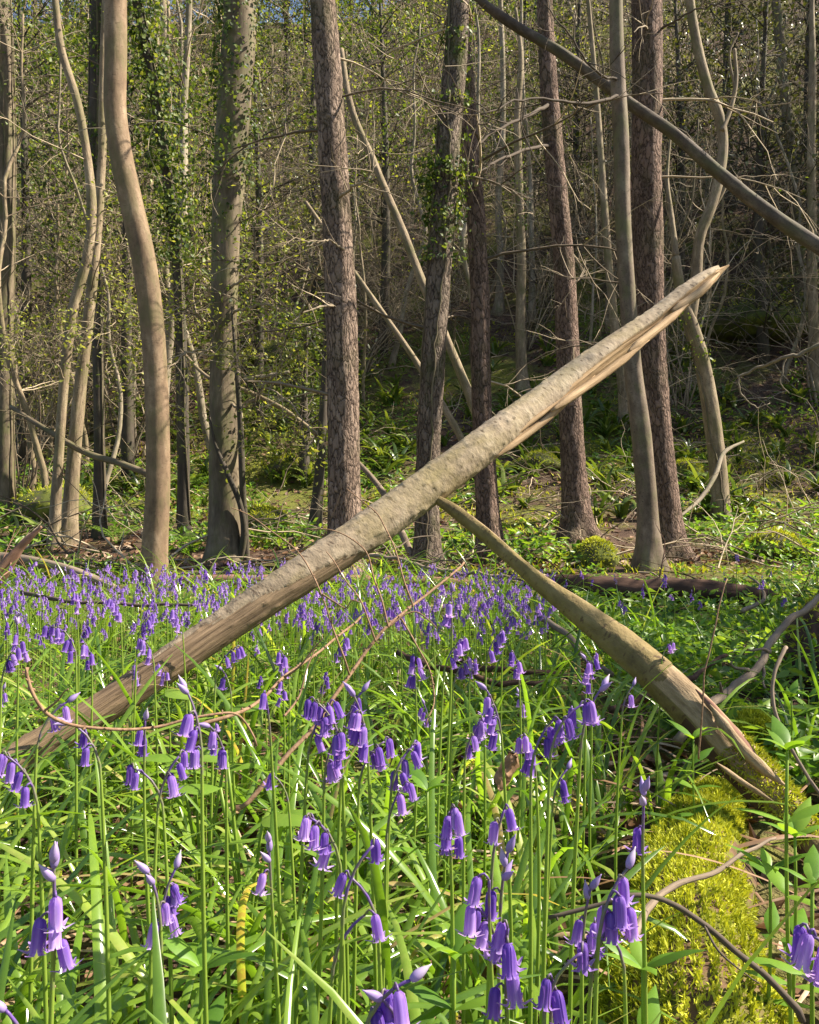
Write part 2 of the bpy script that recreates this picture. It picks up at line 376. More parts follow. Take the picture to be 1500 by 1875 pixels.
# ------------------------------------------------------------------ the ground and the hillside: one sheet
def terrain():
    ys = np.concatenate([np.arange(-12, 0, 1.0), np.arange(0, 6, .12), np.arange(6, 24, .2), np.arange(24, 78, .8), np.arange(78, 200, 8)])
    xs = np.concatenate([np.arange(-120, -30, 8), np.arange(-30, -9, 1.0), np.arange(-9, 9, .2), np.arange(9, 30, 1.0), np.arange(30, 121, 8)])
    X, Y = np.meshgrid(xs, ys); Z = H(X, Y)
    V = np.stack([X, Y, Z], -1).reshape(-1, 3); nx = len(xs)
    i = (np.arange(len(ys) - 1)[:, None] * nx + np.arange(nx - 1)[None]).ravel()
    F = np.stack([i, i + 1, i + nx + 1, i + nx], -1)
    tag(MB().add(V, [F]).build('ground', M['ground']), 'brown leaf litter floor rising into a wooded hillside', 'ground', kind='structure')
terrain()

# ------------------------------------------------------------------ trees
def grow_twigs(mb, origin, direc, length, rad, depth, nsub=4, droop=0.0, wob=.25, mat=0, sides=4):
    """one twig with side twigs, all in one mesh"""
    n = 6 if depth > 0 else 4
    d = np.asarray(direc, float); d = d / np.linalg.norm(d)
    p = [np.asarray(origin, float)]
    for k in range(n):
        d = d + rng.normal(size=3) * wob * .5; d[2] -= droop / n; d /= np.linalg.norm(d)
        p.append(p[-1] + d * length / n)
    p = np.array(p)
    tube(mb, p, np.linspace(rad, rad * .35, n + 1), sides, mat=mat, rnd=float(rng.random()), cap=False)
    ends = [p[-1]]
    if depth > 0:
        for k in range(nsub):
            q = .25 + .7 * rng.random(); i = min(int(q * n), n - 1); o = p[i] + (p[i+1] - p[i]) * (q * n - i)
            dd = (p[i+1] - p[i]) / np.linalg.norm(p[i+1] - p[i]) + rng.normal(size=3) * .75
            ends += grow_twigs(mb, o, dd, length * (.35 + .35 * rng.random()), rad * .5, depth - 1, max(2, nsub - 1), droop, wob, mat, 3)
    return ends

def tree(name, label, pts, mat, cat='tree', top=9.5, base_d=None, rough=.05, dtop=0.0, ivy=(), branches=(), sides=20, nbr=0, group=None,
         twigs=0, flare=1.55, brmat='twig', ivysize=.05, seg=70):
    """pts: (x, y, width) of the trunk in the photo from top to base; the base meets the ground"""
    pts = sorted(pts, key=lambda q: -q[1])
    d0 = base_d or gdist(pts[0][0], pts[0][1], 2.0)
    w = []
    for i, (px, py, pw) in enumerate(pts):
        d = d0 + dtop * (pts[0][1] - py) / 1000.0
        w.append([*P(px, py, d), pw * d / FPX / 2])
    w = np.array(w)
    zb = float(H(w[0][0], d0)); 
    w[0][2] = zb - .12 if w[0][2] > zb - .12 else w[0][2]
    base = np.array([w[0][0], d0, zb])
    if top and w[-1][2] < top:                                  # goes on above the frame
        dv = w[-1] - w[-2]; k = (top - w[-1][2]) / max(dv[2], .2)
        e = w[-1] + dv * k; e[3] = max(w[-1][3] * .45, .02); mid = (w[-1] + e) / 2; mid[:2] += rng.normal(size=2) * .05
        w = np.vstack([w, mid, e])
    root = thing(name, label, cat, base, group=group)
    sp = spline(w, seg); p = sp[:, :3] - base; r = np.maximum(sp[:, 3], .006)
    hgt = np.clip(p[:, 2], 0, None); r = r * (1 + (flare - 1) * np.exp(-hgt / .16))
    th = np.arange(sides) * 2 * math.pi / sides
    q = np.stack(np.broadcast_arrays(np.cos(th)[None] * 1.6, np.sin(th)[None] * 1.6, (p[:, 2] * 3)[:, None]), -1)
    sd = rng.integers(1000)
    prof = 1 + rough * snoise(q, sd, 3) + (flare - 1) * .35 * np.exp(-hgt / .12)[:, None] * np.cos(th * 4 + sd)[None]
    if 'pine' in mat:
        q2 = np.stack(np.broadcast_arrays(np.cos(th)[None] * 4.5, np.sin(th)[None] * 4.5, (p[:, 2] * 13)[:, None]), -1); prof = prof + .055 * snoise(q2, sd + 1, 2)
    tube(MB(), p, r, sides, prof).build('trunk', M[mat], root)
    def at(z):
        i = int(np.argmin(np.abs(p[:, 2] - z))); return p[i], r[i], i
    for (pl, rw, bm) in branches:                               # branches seen in the photo: pixel paths with depth offset
        bp = np.array([P(a, b_, d0 + o) for a, b_, o in pl]) - base
        bp = spline(bp, 18) ; bp[1:-1] += rng.normal(size=(16, 3)) * .006
        bb = MB(); tube(bb, bp, np.linspace(rw, rw * .35, 18), 7)
        for k in range(5):
            i = rng.integers(4, 17); dv = bp[i] - bp[i-1] + rng.normal(size=3) * np.linalg.norm(bp[i] - bp[i-1]) * 1.1
            grow_twigs(bb, bp[i], dv, .25 + .4 * rng.random(), rw * .4, 1, 3, .1, .3)
        bb.build('branch', M[bm], root)
    zt = CAMZ + 1.02 * CY / FPX * d0 - base[2]
    for k in range(nbr):                                        # thin dead side branches
        z = zt * (.28 + .75 * (k + rng.random()) / nbr); c, rr, i = at(z)
        a = rng.random() * 2 * math.pi; dv = np.array([math.cos(a), math.sin(a) * .8, -.1 + .5 * rng.random()])
        bb = MB(); grow_twigs(bb, c, dv, .5 + .9 * rng.random(), .009 + .006 * rng.random(), 2, 4, .3, .28)
        bb.build('branch', M[brmat], root)
    if twigs:                                                   # sprays of thin twigs in the upper part
        for k in range(twigs):
            bb = MB(); z = zt * (.35 + .8 * rng.random()); c, rr, i = at(z)
            a = rng.random() * 2 * math.pi
            grow_twigs(bb, c, [math.cos(a), math.sin(a), .5 * rng.random() + .1], .7 + 1.1 * rng.random(), .007, 2, 4, .1, .3)
            bb.build('branch', M[brmat], root)
    if ivy:
        bb = MB()
        for (y0, y1, n, spread) in ivy:
            z0, z1 = P(0, y1, d0)[2] - base[2], P(0, y0, d0)[2] - base[2]
            n = int(n * 3.4); cl = rng.random((max(3, n // 26), 3)); ci = rng.integers(0, len(cl), n)
            zz = z0 + (z1 - z0) * np.clip(cl[ci, 0] + rng.normal(size=n) * .06, 0, 1)
            aa = cl[ci, 1] * 2 * math.pi + rng.normal(size=n) * .8
            ii = np.argmin(np.abs(p[:, 2][None] - zz[:, None]), 1)
            rr = r[ii] + .015 + spread * np.abs(rng.normal(size=n)) * (.4 + cl[ci, 2])
            o = np.stack([np.cos(aa), np.sin(aa), np.zeros(n)], -1)
            pos = p[ii] + o * rr[:, None]; pos[:, 2] = zz
            leaf_cards(bb, pos, ivysize * (.3 + .75 * rng.random(n) ** 1.5), o + [0, 0, .3], .75, aspect=.8)
        for k in range(3):                                      # climbing stems
            a = rng.random() * 6.28; i0 = 2; i1 = int(len(p) * .8); s = slice(i0, i1, 2)
            aa = a + np.cumsum(rng.normal(size=len(p[s])) * .12)
            o = np.stack([np.cos(aa), np.sin(aa), aa * 0], -1)
            tube(bb, p[s] + o * (r[s] + .006)[:, None], .006 + .005 * rng.random(), 5, mat=1)
        bb.build('ivy', [M['ivy'], M['olive']], root)['kind'] = 'stuff'
    return root

T1 = tree('slender_tree', 'smooth brown trunk bowing left, standing in the bluebells at left', [(211, 0, 41), (212, 100, 40), (211, 200, 40), (222, 285, 41), (240, 370, 42), (262, 470, 43), (275, 560, 43), (285, 680, 42), (289, 800, 43), (289, 900, 44), (284, 1000, 46), (279, 1084, 50)], 'beech', rough=.035, sides=28, flare=1.12, seg=110)
T2 = tree('ivy_clad_tree', 'thick olive-grey trunk with dark ivy on its upper half', [(440, -10, 58), (434, 120, 62), (425, 250, 60), (417, 360, 56), (412, 500, 50), (408, 640, 46), (408, 760, 50), (411, 900, 56), (414, 1038, 66)], 'olive', rough=.12, sides=32, base_d=7.5, ivy=((-60, 330, 620, .07), (330, 560, 90, .05)), flare=1.3, twigs=5)
# two dead climbing stems hugging the foot of the olive trunk
root = T2; b0 = np.array(root.location)
for pl, w0 in (([(384, 762, -.16), (395, 815, -.2), (418, 870, -.22), (440, 925, -.2), (447, 965, -.16), (440, 1030, -.1)], .03), ([(424, 560, -.2), (441, 790, -.16), (444, 880, -.16), (448, 960, -.1), (452, 1045, -.08)], .035)):
    bp = spline(np.array([P(a, b_, b0[1] + o) for a, b_, o in pl]) - b0, 24)
    tube(MB(), bp, w0 * np.interp(np.linspace(0, 1, 24), [0, .35, 1], [.2, .7, 1.0]), 9, 1 + .12 * snoise(np.stack([bp * 9] * 9, 1), 8, 2)).build('climbing_stem', M['darkbark'], root)
T3 = tree('pine_tree', 'tall flaky-barked pine behind the broken trunk, left of centre', [(590, -10, 44), (598, 100, 50), (608, 250, 51), (617, 400, 54), (624, 550, 57), (628, 700, 58), (630, 850, 59), (632, 1046, 64)], 'pine', rough=.06, sides=40, nbr=9, seg=260, base_d=6.3,
          branches=[([(622, 360, -.1), (650, 340, -.3), (672, 330, -.4), (690, 300, -.4)], .012, 'twig'), ([(630, 455, -.1), (600, 440, -.3), (560, 452, -.5)], .009, 'twig')])
T4 = tree('pine_tree', 'leaning pine wrapped in leafy ivy, behind the middle of the broken trunk', [(842, -10, 36), (836, 100, 40), (822, 250, 44), (806, 480, 43), (795, 650, 42), (786, 800, 43), (783, 940, 44), (782, 1012, 48)], 'pine_ivy', rough=.07, sides=26, ivy=((180, 330, 140, .05), (300, 480, 320, .07), (0, 200, 60, .04)), nbr=5, seg=220, base_d=6.9)
T5 = tree('pine_tree', 'thin reddish pine just right of the ivy-wrapped pine', [(846, 60, 30), (860, 250, 33), (872, 400, 34), (879, 550, 35), (881, 700, 36), (888, 850, 40), (901, 1052, 46)], 'pine_red', rough=.06, sides=32, nbr=6, seg=220, base_d=7.3)
T6 = tree('pine_tree', 'pine with a mossy stone at its foot, right of centre', [(1000, 60, 30), (1008, 200, 34), (1021, 350, 36), (1034, 500, 39), (1040, 650, 42), (1047, 800, 44), (1060, 985, 54)], 'pine_red', rough=.06, sides=34, nbr=4, seg=220,
          branches=[([(1010, 190, 0), (960, 215, -.5), (900, 245, -.9), (840, 300, -1.2)], .022, 'twig_dark'), ([(1015, 265, 0), (960, 275, -.4), (900, 300, -.9), (830, 345, -1.3)], .02, 'twig_dark')])
T7 = tree('slender_tree', 'smooth grey-brown pole with a kink, in front of the right-hand pine', [(1128, -10, 24), (1130, 100, 26), (1137, 250, 29), (1141, 400, 28), (1150, 550, 30), (1160, 680, 32), (1175, 800, 36), (1185, 920, 37), (1190, 1040, 44)], 'grey_smooth', rough=.04, sides=22, base_d=6.8, seg=90,
          branches=[([(1140, 150, 0), (1090, 130, -.2), (1040, 60, -.3), (1000, 10, -.4)], .012, 'twig_dark'), ([(1140, 175, 0), (1080, 190, -.3), (960, 180, -.7), (880, 210, -1)], .014, 'twig_dark')])
T8 = tree('pine_tree', 'thick pine with its right edge in sun, behind the smooth kinked pole', [(1184, -10, 54), (1186, 150, 55), (1184, 300, 54), (1187, 450, 54), (1193, 600, 50), (1202, 750, 49), (1216, 900, 52), (1228, 1042, 66)], 'pine_red', rough=.06, sides=30, base_d=7.5, nbr=5, seg=260,
          branches=[([(1200, 60, 0), (1260, 25, -.3), (1330, 0, -.4)], .012, 'twig_dark')])
T9 = tree('crooked_tree', 'crooked tan tree forking above the tip of the broken trunk', [(1238, 470, 15), (1244, 520, 20), (1264, 592, 26), (1285, 660, 28), (1300, 740, 30), (1312, 830, 31), (1322, 950, 34)], 'tan', top=None, rough=.09, sides=18, seg=60, flare=1.25,
          branches=[], ivy=((560, 700, 60, .04),))
b0 = np.array(T9.location); D9 = b0[1]
for pl, w0, w1 in (([(1264, 592, 0), (1274, 520, 0), (1284, 425, 0), (1304, 375, .0), (1318, 320, .0), (1324, 255, .05), (1318, 215, .05), (1300, 170, .05), (1283, 110, .05), (1266, 20, .05), (1258, -80, .0)], .066, .05),
                   ([(1304, 385, 0), (1326, 345, 0), (1336, 320, 0)], .03, .022), ([(1322, 240, 0), (1336, 205, .05), (1348, 150, .1), (1345, 90, .15)], .03, .02), ([(1345, 160, .1), (1338, 90, .1), (1352, 60, .1)], .015, .01),
                   ([(1238, 470, 0), (1230, 400, .1), (1222, 330, .2), (1228, 250, .3)], .04, .012)):
    bp = spline(np.array([P(a, b_, D9 + o) for a, b_, o in pl]) - b0, 40)
    tube(MB(), bp, np.linspace(w0, w1, 40), 12, 1 + .1 * snoise(np.stack([bp * 6] * 12, 1), 9, 2)).build('limb', M['tan'], T9)
T10 = tree('dark_tree', 'dark trunk cut off by the left edge, in shade', [(-4, -10, 44), (2, 200, 46), (8, 450, 34), (9, 700, 28), (8, 940, 34)], 'olive', rough=.08, ivy=((-60, 240, 260, .08),), flare=1.3)
T11 = tree('leaning_sapling', 'tan sapling curving right then left between the left edge and the bowing trunk', [(100, -10, 12), (112, 90, 14), (140, 180, 15), (160, 290, 15), (168, 380, 18), (160, 470, 17), (135, 560, 18), (122, 650, 18), (110, 800, 17), (96, 1008, 24)], 'tan', rough=.05, sides=14, flare=1.2, twigs=3)
T12 = tree('leaning_sapling', 'stout mossy sapling beside the curving tan sapling, nearest its foot', [(188, 150, 13), (186, 300, 15), (176, 450, 17), (160, 600, 20), (146, 720, 22), (134, 850, 24), (122, 1000, 34)], 'tan', rough=.1, sides=16, flare=1.3, twigs=3)
T13 = tree('ivy_clad_tree', 'dark ivy-covered trunk rising just left of the bowing brown trunk', [(178, -10, 24), (176, 150, 24), (174, 300, 22), (176, 450, 18), (180, 640, 18), (182, 800, 20), (184, 985, 24)], 'darkbark', rough=.1, ivy=((-50, 330, 260, .08),), sides=14)
T14 = tree('ivy_clad_tree', 'leaning trunk smothered in green ivy between the bowing brown trunk and olive trunk', [(250, -10, 16), (276, 120, 18), (298, 260, 18), (318, 400, 18), (328, 520, 18), (334, 680, 20), (338, 985, 22)], 'darkbark', rough=.1, ivy=((-60, 480, 1300, .28),), sides=12, ivysize=.07)
T15 = tree('ivy_clad_tree', 'slim mossy pole behind the two central pines, ivy down its side', [(948, 200, 13), (951, 350, 15), (955, 480, 17), (953, 600, 18), (958, 720, 24)], 'tan', rough=.1, ivy=((230, 420, 160, .06),), sides=12)
T16 = tree('pale_sapling', 'pale wavy sapling between the reddish pine and the mossy pole', [(916, -10, 9), (921, 140, 10), (920, 260, 11), (912, 380, 12), (917, 480, 13), (913, 572, 17)], 'pale', rough=.06, sides=10, twigs=4)
T17 = tree('slender_tree', 'tan trunk near the right edge, clear of branches', [(1488, 100, 12), (1486, 300, 15), (1487, 450, 17), (1490, 600, 18), (1494, 720, 22)], 'tan', rough=.06, sides=12)
T18 = tree('slender_tree', 'shaded brown trunk left of the tan trunk by the right edge', [(1420, -10, 16), (1432, 120, 18), (1446, 250, 18), (1462, 420, 19), (1470, 560, 22)], 'olive', rough=.06, sides=12)
T19 = tree('dark_tree', 'thin dark trunk leaning against the left side of the tall pine', [(600, 560, 12), (595, 700, 15), (586, 850, 18), (575, 975, 24)], 'darkbark', top=None, rough=.08, sides=12)
T20 = tree('slender_tree', 'short leaning tan trunk behind the kinked pole, lit on its right', [(1110, 420, 14), (1118, 520, 15), (1128, 620, 18), (1140, 700, 20), (1146, 780, 24)], 'tan', rough=.06, sides=12)

def leafy_branch(tr, pl, rw):
    b0 = np.array(tr.location); bp = spline(np.array([P(a, b_, b0[1] + o) for a, b_, o in pl]) - b0, 20); bp[1:-1] += rng.normal(size=(18, 3)) * .01
    bb = MB(); tube(bb, bp, np.linspace(rw, rw * .3, 20), 6); ends = [bp[-1]]
    for k in range(13):
        i = rng.integers(5, 20); dv = (bp[i] - bp[i-1]) / np.linalg.norm(bp[i] - bp[i-1]) + rng.normal(size=3) * .8
        ends += grow_twigs(bb, bp[i], dv, .22 + .4 * rng.random(), rw * .35, 1, 4, .15, .35)
    o = bb.build('branch', M['twig'], tr); e = np.array(ends); n = 420; i = rng.integers(0, len(e), n); lf = MB()
    leaf_cards(lf, e[i] + rng.normal(size=(n, 3)) * .06, .018 + .034 * rng.random(n), np.tile([0, -.2, 1.], (n, 1)), .7, aspect=.65)
    lf.build('foliage', M['young'], o)['kind'] = 'stuff'
for pl in ([(408, 655, 0), (370, 640, -.3), (330, 655, -.5), (290, 700, -.7)], [(410, 670, 0), (450, 690, -.3), (510, 720, -.5), (585, 800, -.7)], [(412, 590, 0), (455, 560, -.3), (505, 560, -.4), (560, 600, -.5)],
           [(408, 620, 0), (365, 580, -.2), (330, 565, -.4), (300, 590, -.5)], [(410, 740, 0), (450, 745, -.2), (490, 700, -.3), (540, 640, -.3)], [(410, 540, 0), (450, 500, -.2), (490, 420, -.3), (530, 400, -.3)]):
    leafy_branch(T2, pl, .014)
for pl in ([(140, 640, 0), (180, 600, -.3), (215, 610, -.4), (250, 640, -.5)], [(120, 700, 0), (80, 640, -.3), (40, 620, -.4), (0, 640, -.5)], [(150, 560, 0), (190, 520, -.2), (225, 440, -.3)]):
    leafy_branch(T11, pl, .010)

def fallen(name, label, pl, mat, n=60, sides=16, rough=.08, seed=1, cat='dead tree', group=None, twig=0, ws=1.0):
    """pl: (px, py, depth, width px) along a fallen trunk or branch"""
    w = np.array([[*P(a, b_, d), ww * ws * d / FPX / 2] for a, b_, d, ww in pl]); base = w[np.argmin(w[:, 2]), :3].copy()
    sp = spline(w, n); p = sp[:, :3] - base
    th = np.arange(sides) * 2 * math.pi / sides
    L = np.concatenate(([0], np.cumsum(np.linalg.norm(np.diff(p, axis=0), axis=1))))
    q = np.stack(np.broadcast_arrays(np.cos(th)[None] * 1.5, np.sin(th)[None] * 1.5, (L * 6)[:, None]), -1)
    mb = MB(); tube(mb, p, np.maximum(sp[:, 3], .002), sides, 1 + rough * snoise(q, seed, 3))
    for k in range(twig):
        i = rng.integers(3, n - 2); grow_twigs(mb, p[i], rng.normal(size=3) + [0, 0, .5], .3 + .5 * rng.random(), min(sp[i, 3] * .3, .005), 1, 3, .1, .3)
    o = mb.build(name, M[mat]); o.location = base
    return tag(o, label, cat, group)

fallen('leaning_dead_tree', 'long dark trunk leaning down across the top right, from upper middle to right edge', [(850, -30, 7.6, 18), (885, 5, 7.5, 19), (935, 42, 7.4, 21), (1020, 92, 7.3, 23), (1100, 148, 7.2, 24), (1160, 194, 7.16, 25), (1222, 236, 7.1, 25), (1300, 302, 7.0, 27), (1380, 368, 6.9, 29), (1440, 412, 6.8, 31), (1510, 458, 6.7, 33), (1700, 580, 6.4, 38), (1950, 760, 6.0, 44)], 'overhang', 120, 22, .12, 3, ws=.84)
fallen('leaning_dead_tree', 'pale dead trunk slanting down to the right, hung up behind the two left pines', [(625, 90, 10.5, 12), (640, 185, 10.4, 15), (690, 310, 10.2, 17), (740, 430, 10, 19), (785, 545, 9.8, 20), (830, 650, 9.6, 20), (862, 730, 9.5, 22), (900, 830, 9.3, 22)], 'tan', 80, 14, .12, 5, ws=.8)
fallen('leaning_dead_tree', 'thin bright split pole below the pale slanting trunk, left of the reddish pine', [(560, 370, 9.6, 7), (650, 500, 9.3, 9), (720, 600, 9, 10), (780, 690, 8.8, 12), (838, 790, 8.6, 13), (870, 850, 8.5, 12)], 'tan', 50, 10, .06, 6)
fallen('leaning_dead_tree', 'slanting dead pole leaning to the foot of the ivy-wrapped pine', [(640, 830, 7.8, 9), (700, 900, 7.4, 11), (740, 985, 7.1, 13), (768, 1050, 6.8, 13)], 'deadwood', 40, 10, .06, 7)
fallen('fallen_branch', 'bare branch arching from the olive trunk down to the tall pine', [(330, 640, 8.2, 5), (380, 690, 8, 7), (450, 715, 7.7, 8), (520, 750, 7.5, 9), (580, 795, 7.3, 9)], 'tan', 40, 8, .08, 8, 'branch', None, 8)
fallen('fallen_branch', 'mossy fallen branch running down to the bowing trunk from the left', [(20, 745, 9.2, 8), (90, 790, 8.8, 10), (160, 830, 8.5, 12), (230, 852, 8.2, 12), (290, 875, 8.1, 12)], 'olive', 40, 10, .1, 9, 'branch', None, 6)
fallen('fallen_branch', 'pale fallen branch lying level on the mossy bank beyond the olive trunk', [(425, 700, 11, 6), (480, 690, 11, 9), (530, 681, 11, 6)], 'pale', 30, 8, .1, 10, 'branch')
fallen('fallen_branch', 'bent grey branch propped against the crooked tan tree', [(1240, 950, 8.3, 5), (1285, 910, 8.6, 8), (1310, 870, 8.8, 9), (1325, 830, 9, 8), (1362, 808, 9.2, 4)], 'pale', 40, 8, .08, 11, 'branch')
fallen('fallen_log', 'pinkish-brown log lying behind the bluebells under the pines', [(280, 1062, 5.9, 14), (360, 1064, 5.8, 22), (480, 1064, 5.75, 24), (640, 1066, 5.7, 26), (800, 1068, 5.7, 24), (900, 1075, 5.6, 16)], 'redlog', 60, 16, .1, 12, 'log')
fallen('fallen_log', 'dark rotting log on the ground among bright herbs at right', [(960, 1066, 5.0, 20), (1040, 1072, 4.9, 36), (1130, 1078, 4.8, 42), (1240, 1082, 4.7, 44), (1340, 1088, 4.6, 42), (1410, 1096, 4.6, 32)], 'darklog', 90, 20, .34, 13, 'log', None, 5)
fallen('fallen_log', 'weathered grey log behind the bluebells at the left edge', [(-60, 1018, 5.2, 16), (20, 1022, 5.1, 18), (90, 1034, 5.0, 18), (150, 1052, 4.9, 18), (210, 1076, 4.8, 12)], 'deadwood', 50, 12, .14, 14, 'log', None, 4)
fallen('broken_stump', 'splintered reddish broken branch sticking up at the left edge', [(-30, 1080, 4.6, 36), (10, 1040, 4.6, 30), (40, 1000, 4.6, 16), (76, 964, 4.6, 4)], 'redlog', 60, 16, .5, 15, 'branch', None, 3)

# ------------------------------------------------------------------ hero: the broken trunk and its prop
def hero_trunk():
    pl = [(-230, 1552, 1.28, 70), (-120, 1490, 1.33, 71), (30, 1392, 1.40, 72), (200, 1290, 1.48, 74), (400, 1153, 1.58, 78), (560, 1050, 1.66, 82), (640, 997, 1.71, 83), (760, 912, 1.79, 82), (900, 806, 1.89, 77), (1000, 732, 1.98, 68), (1100, 660, 2.07, 62), (1200, 586, 2.17, 55), (1270, 531, 2.24, 46), (1305, 505, 2.28, 36), (1336, 486, 2.31, 12)]
    w = np.array([[*P(a, b_, d), ww * .86 * d / FPX / 2] for a, b_, d, ww in pl])
    base = np.array([w[2][0], w[2][1], float(H(w[2][0], w[2][1]))])
    root = thing('broken_tree', 'pale broken tree trunk slanting right across the picture with a torn tip', 'dead tree', base)
    n, s = 420, 64
    sp = spline(w, n); p = sp[:, :3] - base; r = sp[:, 3]; p = p + .006 * np.stack([snoise(p * 3.2, 140 + k, 2) for k in range(3)], -1)
    r = r * (1 + .05 * snoise(p * 6, 150, 2))
    px = spline(np.array(pl)[:, [0, 1, 2]], n)[:, 0]
    T, N, B = frames(p); th = np.arange(s) * 2 * math.pi / s
    dirs = np.cos(th)[None, :, None] * N[:, None] + np.sin(th)[None, :, None] * B[:, None]
    up = np.cross(np.cross(T, [0, 0, 1.]), T) * -1; up /= np.linalg.norm(up, axis=1)[:, None]
    up *= np.sign(up[:, 2:3]); fr = np.cross(up, T); fr *= -np.sign(fr[:, 1:2])     # towards the viewer's side
    cu = (dirs * up[:, None]).sum(-1); cf = (dirs * fr[:, None]).sum(-1)
    L = np.concatenate(([0], np.cumsum(np.linalg.norm(np.diff(p, axis=0), axis=1))))
    q = np.stack(np.broadcast_arrays(np.cos(th)[None] * 1.4, np.sin(th)[None] * 1.4, (L * 5)[:, None]), -1)
    f = 1 + .035 * snoise(q, 21, 3)
    # needle pegs: small raised cushions in loose rings
    qp = np.stack(np.broadcast_arrays(np.cos(th)[None] * 5.5, np.sin(th)[None] * 5.5, (L * 70)[:, None]), -1)
    pg = np.clip(snoise(qp, 33, 1) - .42, 0, 1) * .18; f = f + pg
    mat = np.zeros((n, s), int)
    # torn lower flank towards the tip: a fibrous flat cut facing down and towards the viewer
    t = np.clip((px - 835) / 470, 0, 1)[:, None]
    ca = 1.02; face = -cu * math.cos(ca) + cf * math.sin(ca)
    fib = .10 * snoise(np.stack(np.broadcast_arrays(cu * 9 , cf * 9, (L * 1.8)[:, None]), -1), 41, 3)
    cut = (1.02 - .66 * t ** .6) + fib
    torn = (face * f > cut) & (px > 835)[:, None]
    f = np.where(torn, cut / np.maximum(face, .05), f); mat[torn] = 1
    # bark worn off the lower flank at the foot
    bn = snoise(np.stack(np.broadcast_arrays(cu * 3.2, cf * 3.2, (L * 2.6)[:, None]), -1), 51, 4)
    lim = np.interp(px, [-230, 100, 220, 320, 420, 520], [1.3, 1.15, .7, .1, -.55, -1.45])[:, None]
    peel = (cu < lim + .5 * bn) & (px < 540)[:, None]
    f = np.where(peel, f * .955 + .02 * snoise(np.stack(np.broadcast_arrays(cu * 9, cf * 9, (L * 3)[:, None]), -1), 52, 2), f); mat[peel] = 2
    # jagged tip
    jag = snoise(np.stack(np.broadcast_arrays(cu * 3, cf * 3, 0 * L[:, None]), -1), 61, 2)
    f = f * np.clip(1 - np.clip((px[:, None] - 1285 - 55 * jag) / 60, 0, .8), .05, 1)
    step = (px[:, None] > 1300 + 14 * jag) & (cu > -.1); f = np.where(step, f * .5, f); mat[step] = 1
    V = p[:, None] + dirs * (r[:, None] * f)[..., None]
    tc = np.stack([r[:, None] * f * np.cos(th), r[:, None] * f * np.sin(th), np.broadcast_to(L[:, None], (n, s))], -1)
    i = np.arange(n - 1)[:, None] * s; j = np.arange(s)[None]; j2 = (j + 1) % s
    F = np.stack([i + j, i + j2, i + s + j2, i + s + j], -1).reshape(-1, 4)
    fm = mat[:-1].reshape(-1)
    MB().add(V.reshape(-1, 3), [F], fm, tc.reshape(-1, 3)).build('trunk', [M['hero'], M['fresh'], M['hero_brown']], root)
    # long torn splinters hanging on the pale break
    for pa, w0 in (([(905, 838, 1.86), (1000, 768, 1.93), (1050, 722, 1.98), (1090, 687, 2.01)], 9), ([(1010, 752, 1.92), (1100, 690, 2.0), (1190, 622, 2.08)], 10), ([(1150, 645, 2.05), (1220, 590, 2.12), (1262, 556, 2.17)], 11), ([(1230, 570, 2.16), (1275, 540, 2.2), (1318, 500, 2.26)], 12), ([(870, 848, 1.84), (960, 782, 1.90), (1040, 722, 1.96)], 6)):
        q = spline(np.array([P(a, b_, d) for a, b_, d in pa]) - base, 26); tt = np.linspace(0, 1, 26)
        rr = w0 * 2 / FPX / 2 * np.clip(np.minimum(tt * 5 + .3, (1 - tt) * 3 + .08), 0, 1)
        sq = np.ones((26, 8)) * (1 + .5 * np.abs(np.cos(np.arange(8) * math.pi / 4)))[None] + .25 * snoise(np.stack([q * 30] * 8, 1) + np.arange(8)[None, :, None], 5, 2)
        tube(MB(), q, rr, 8, sq).build('splinter', M['fresh'], root)
    return root
hero_trunk()

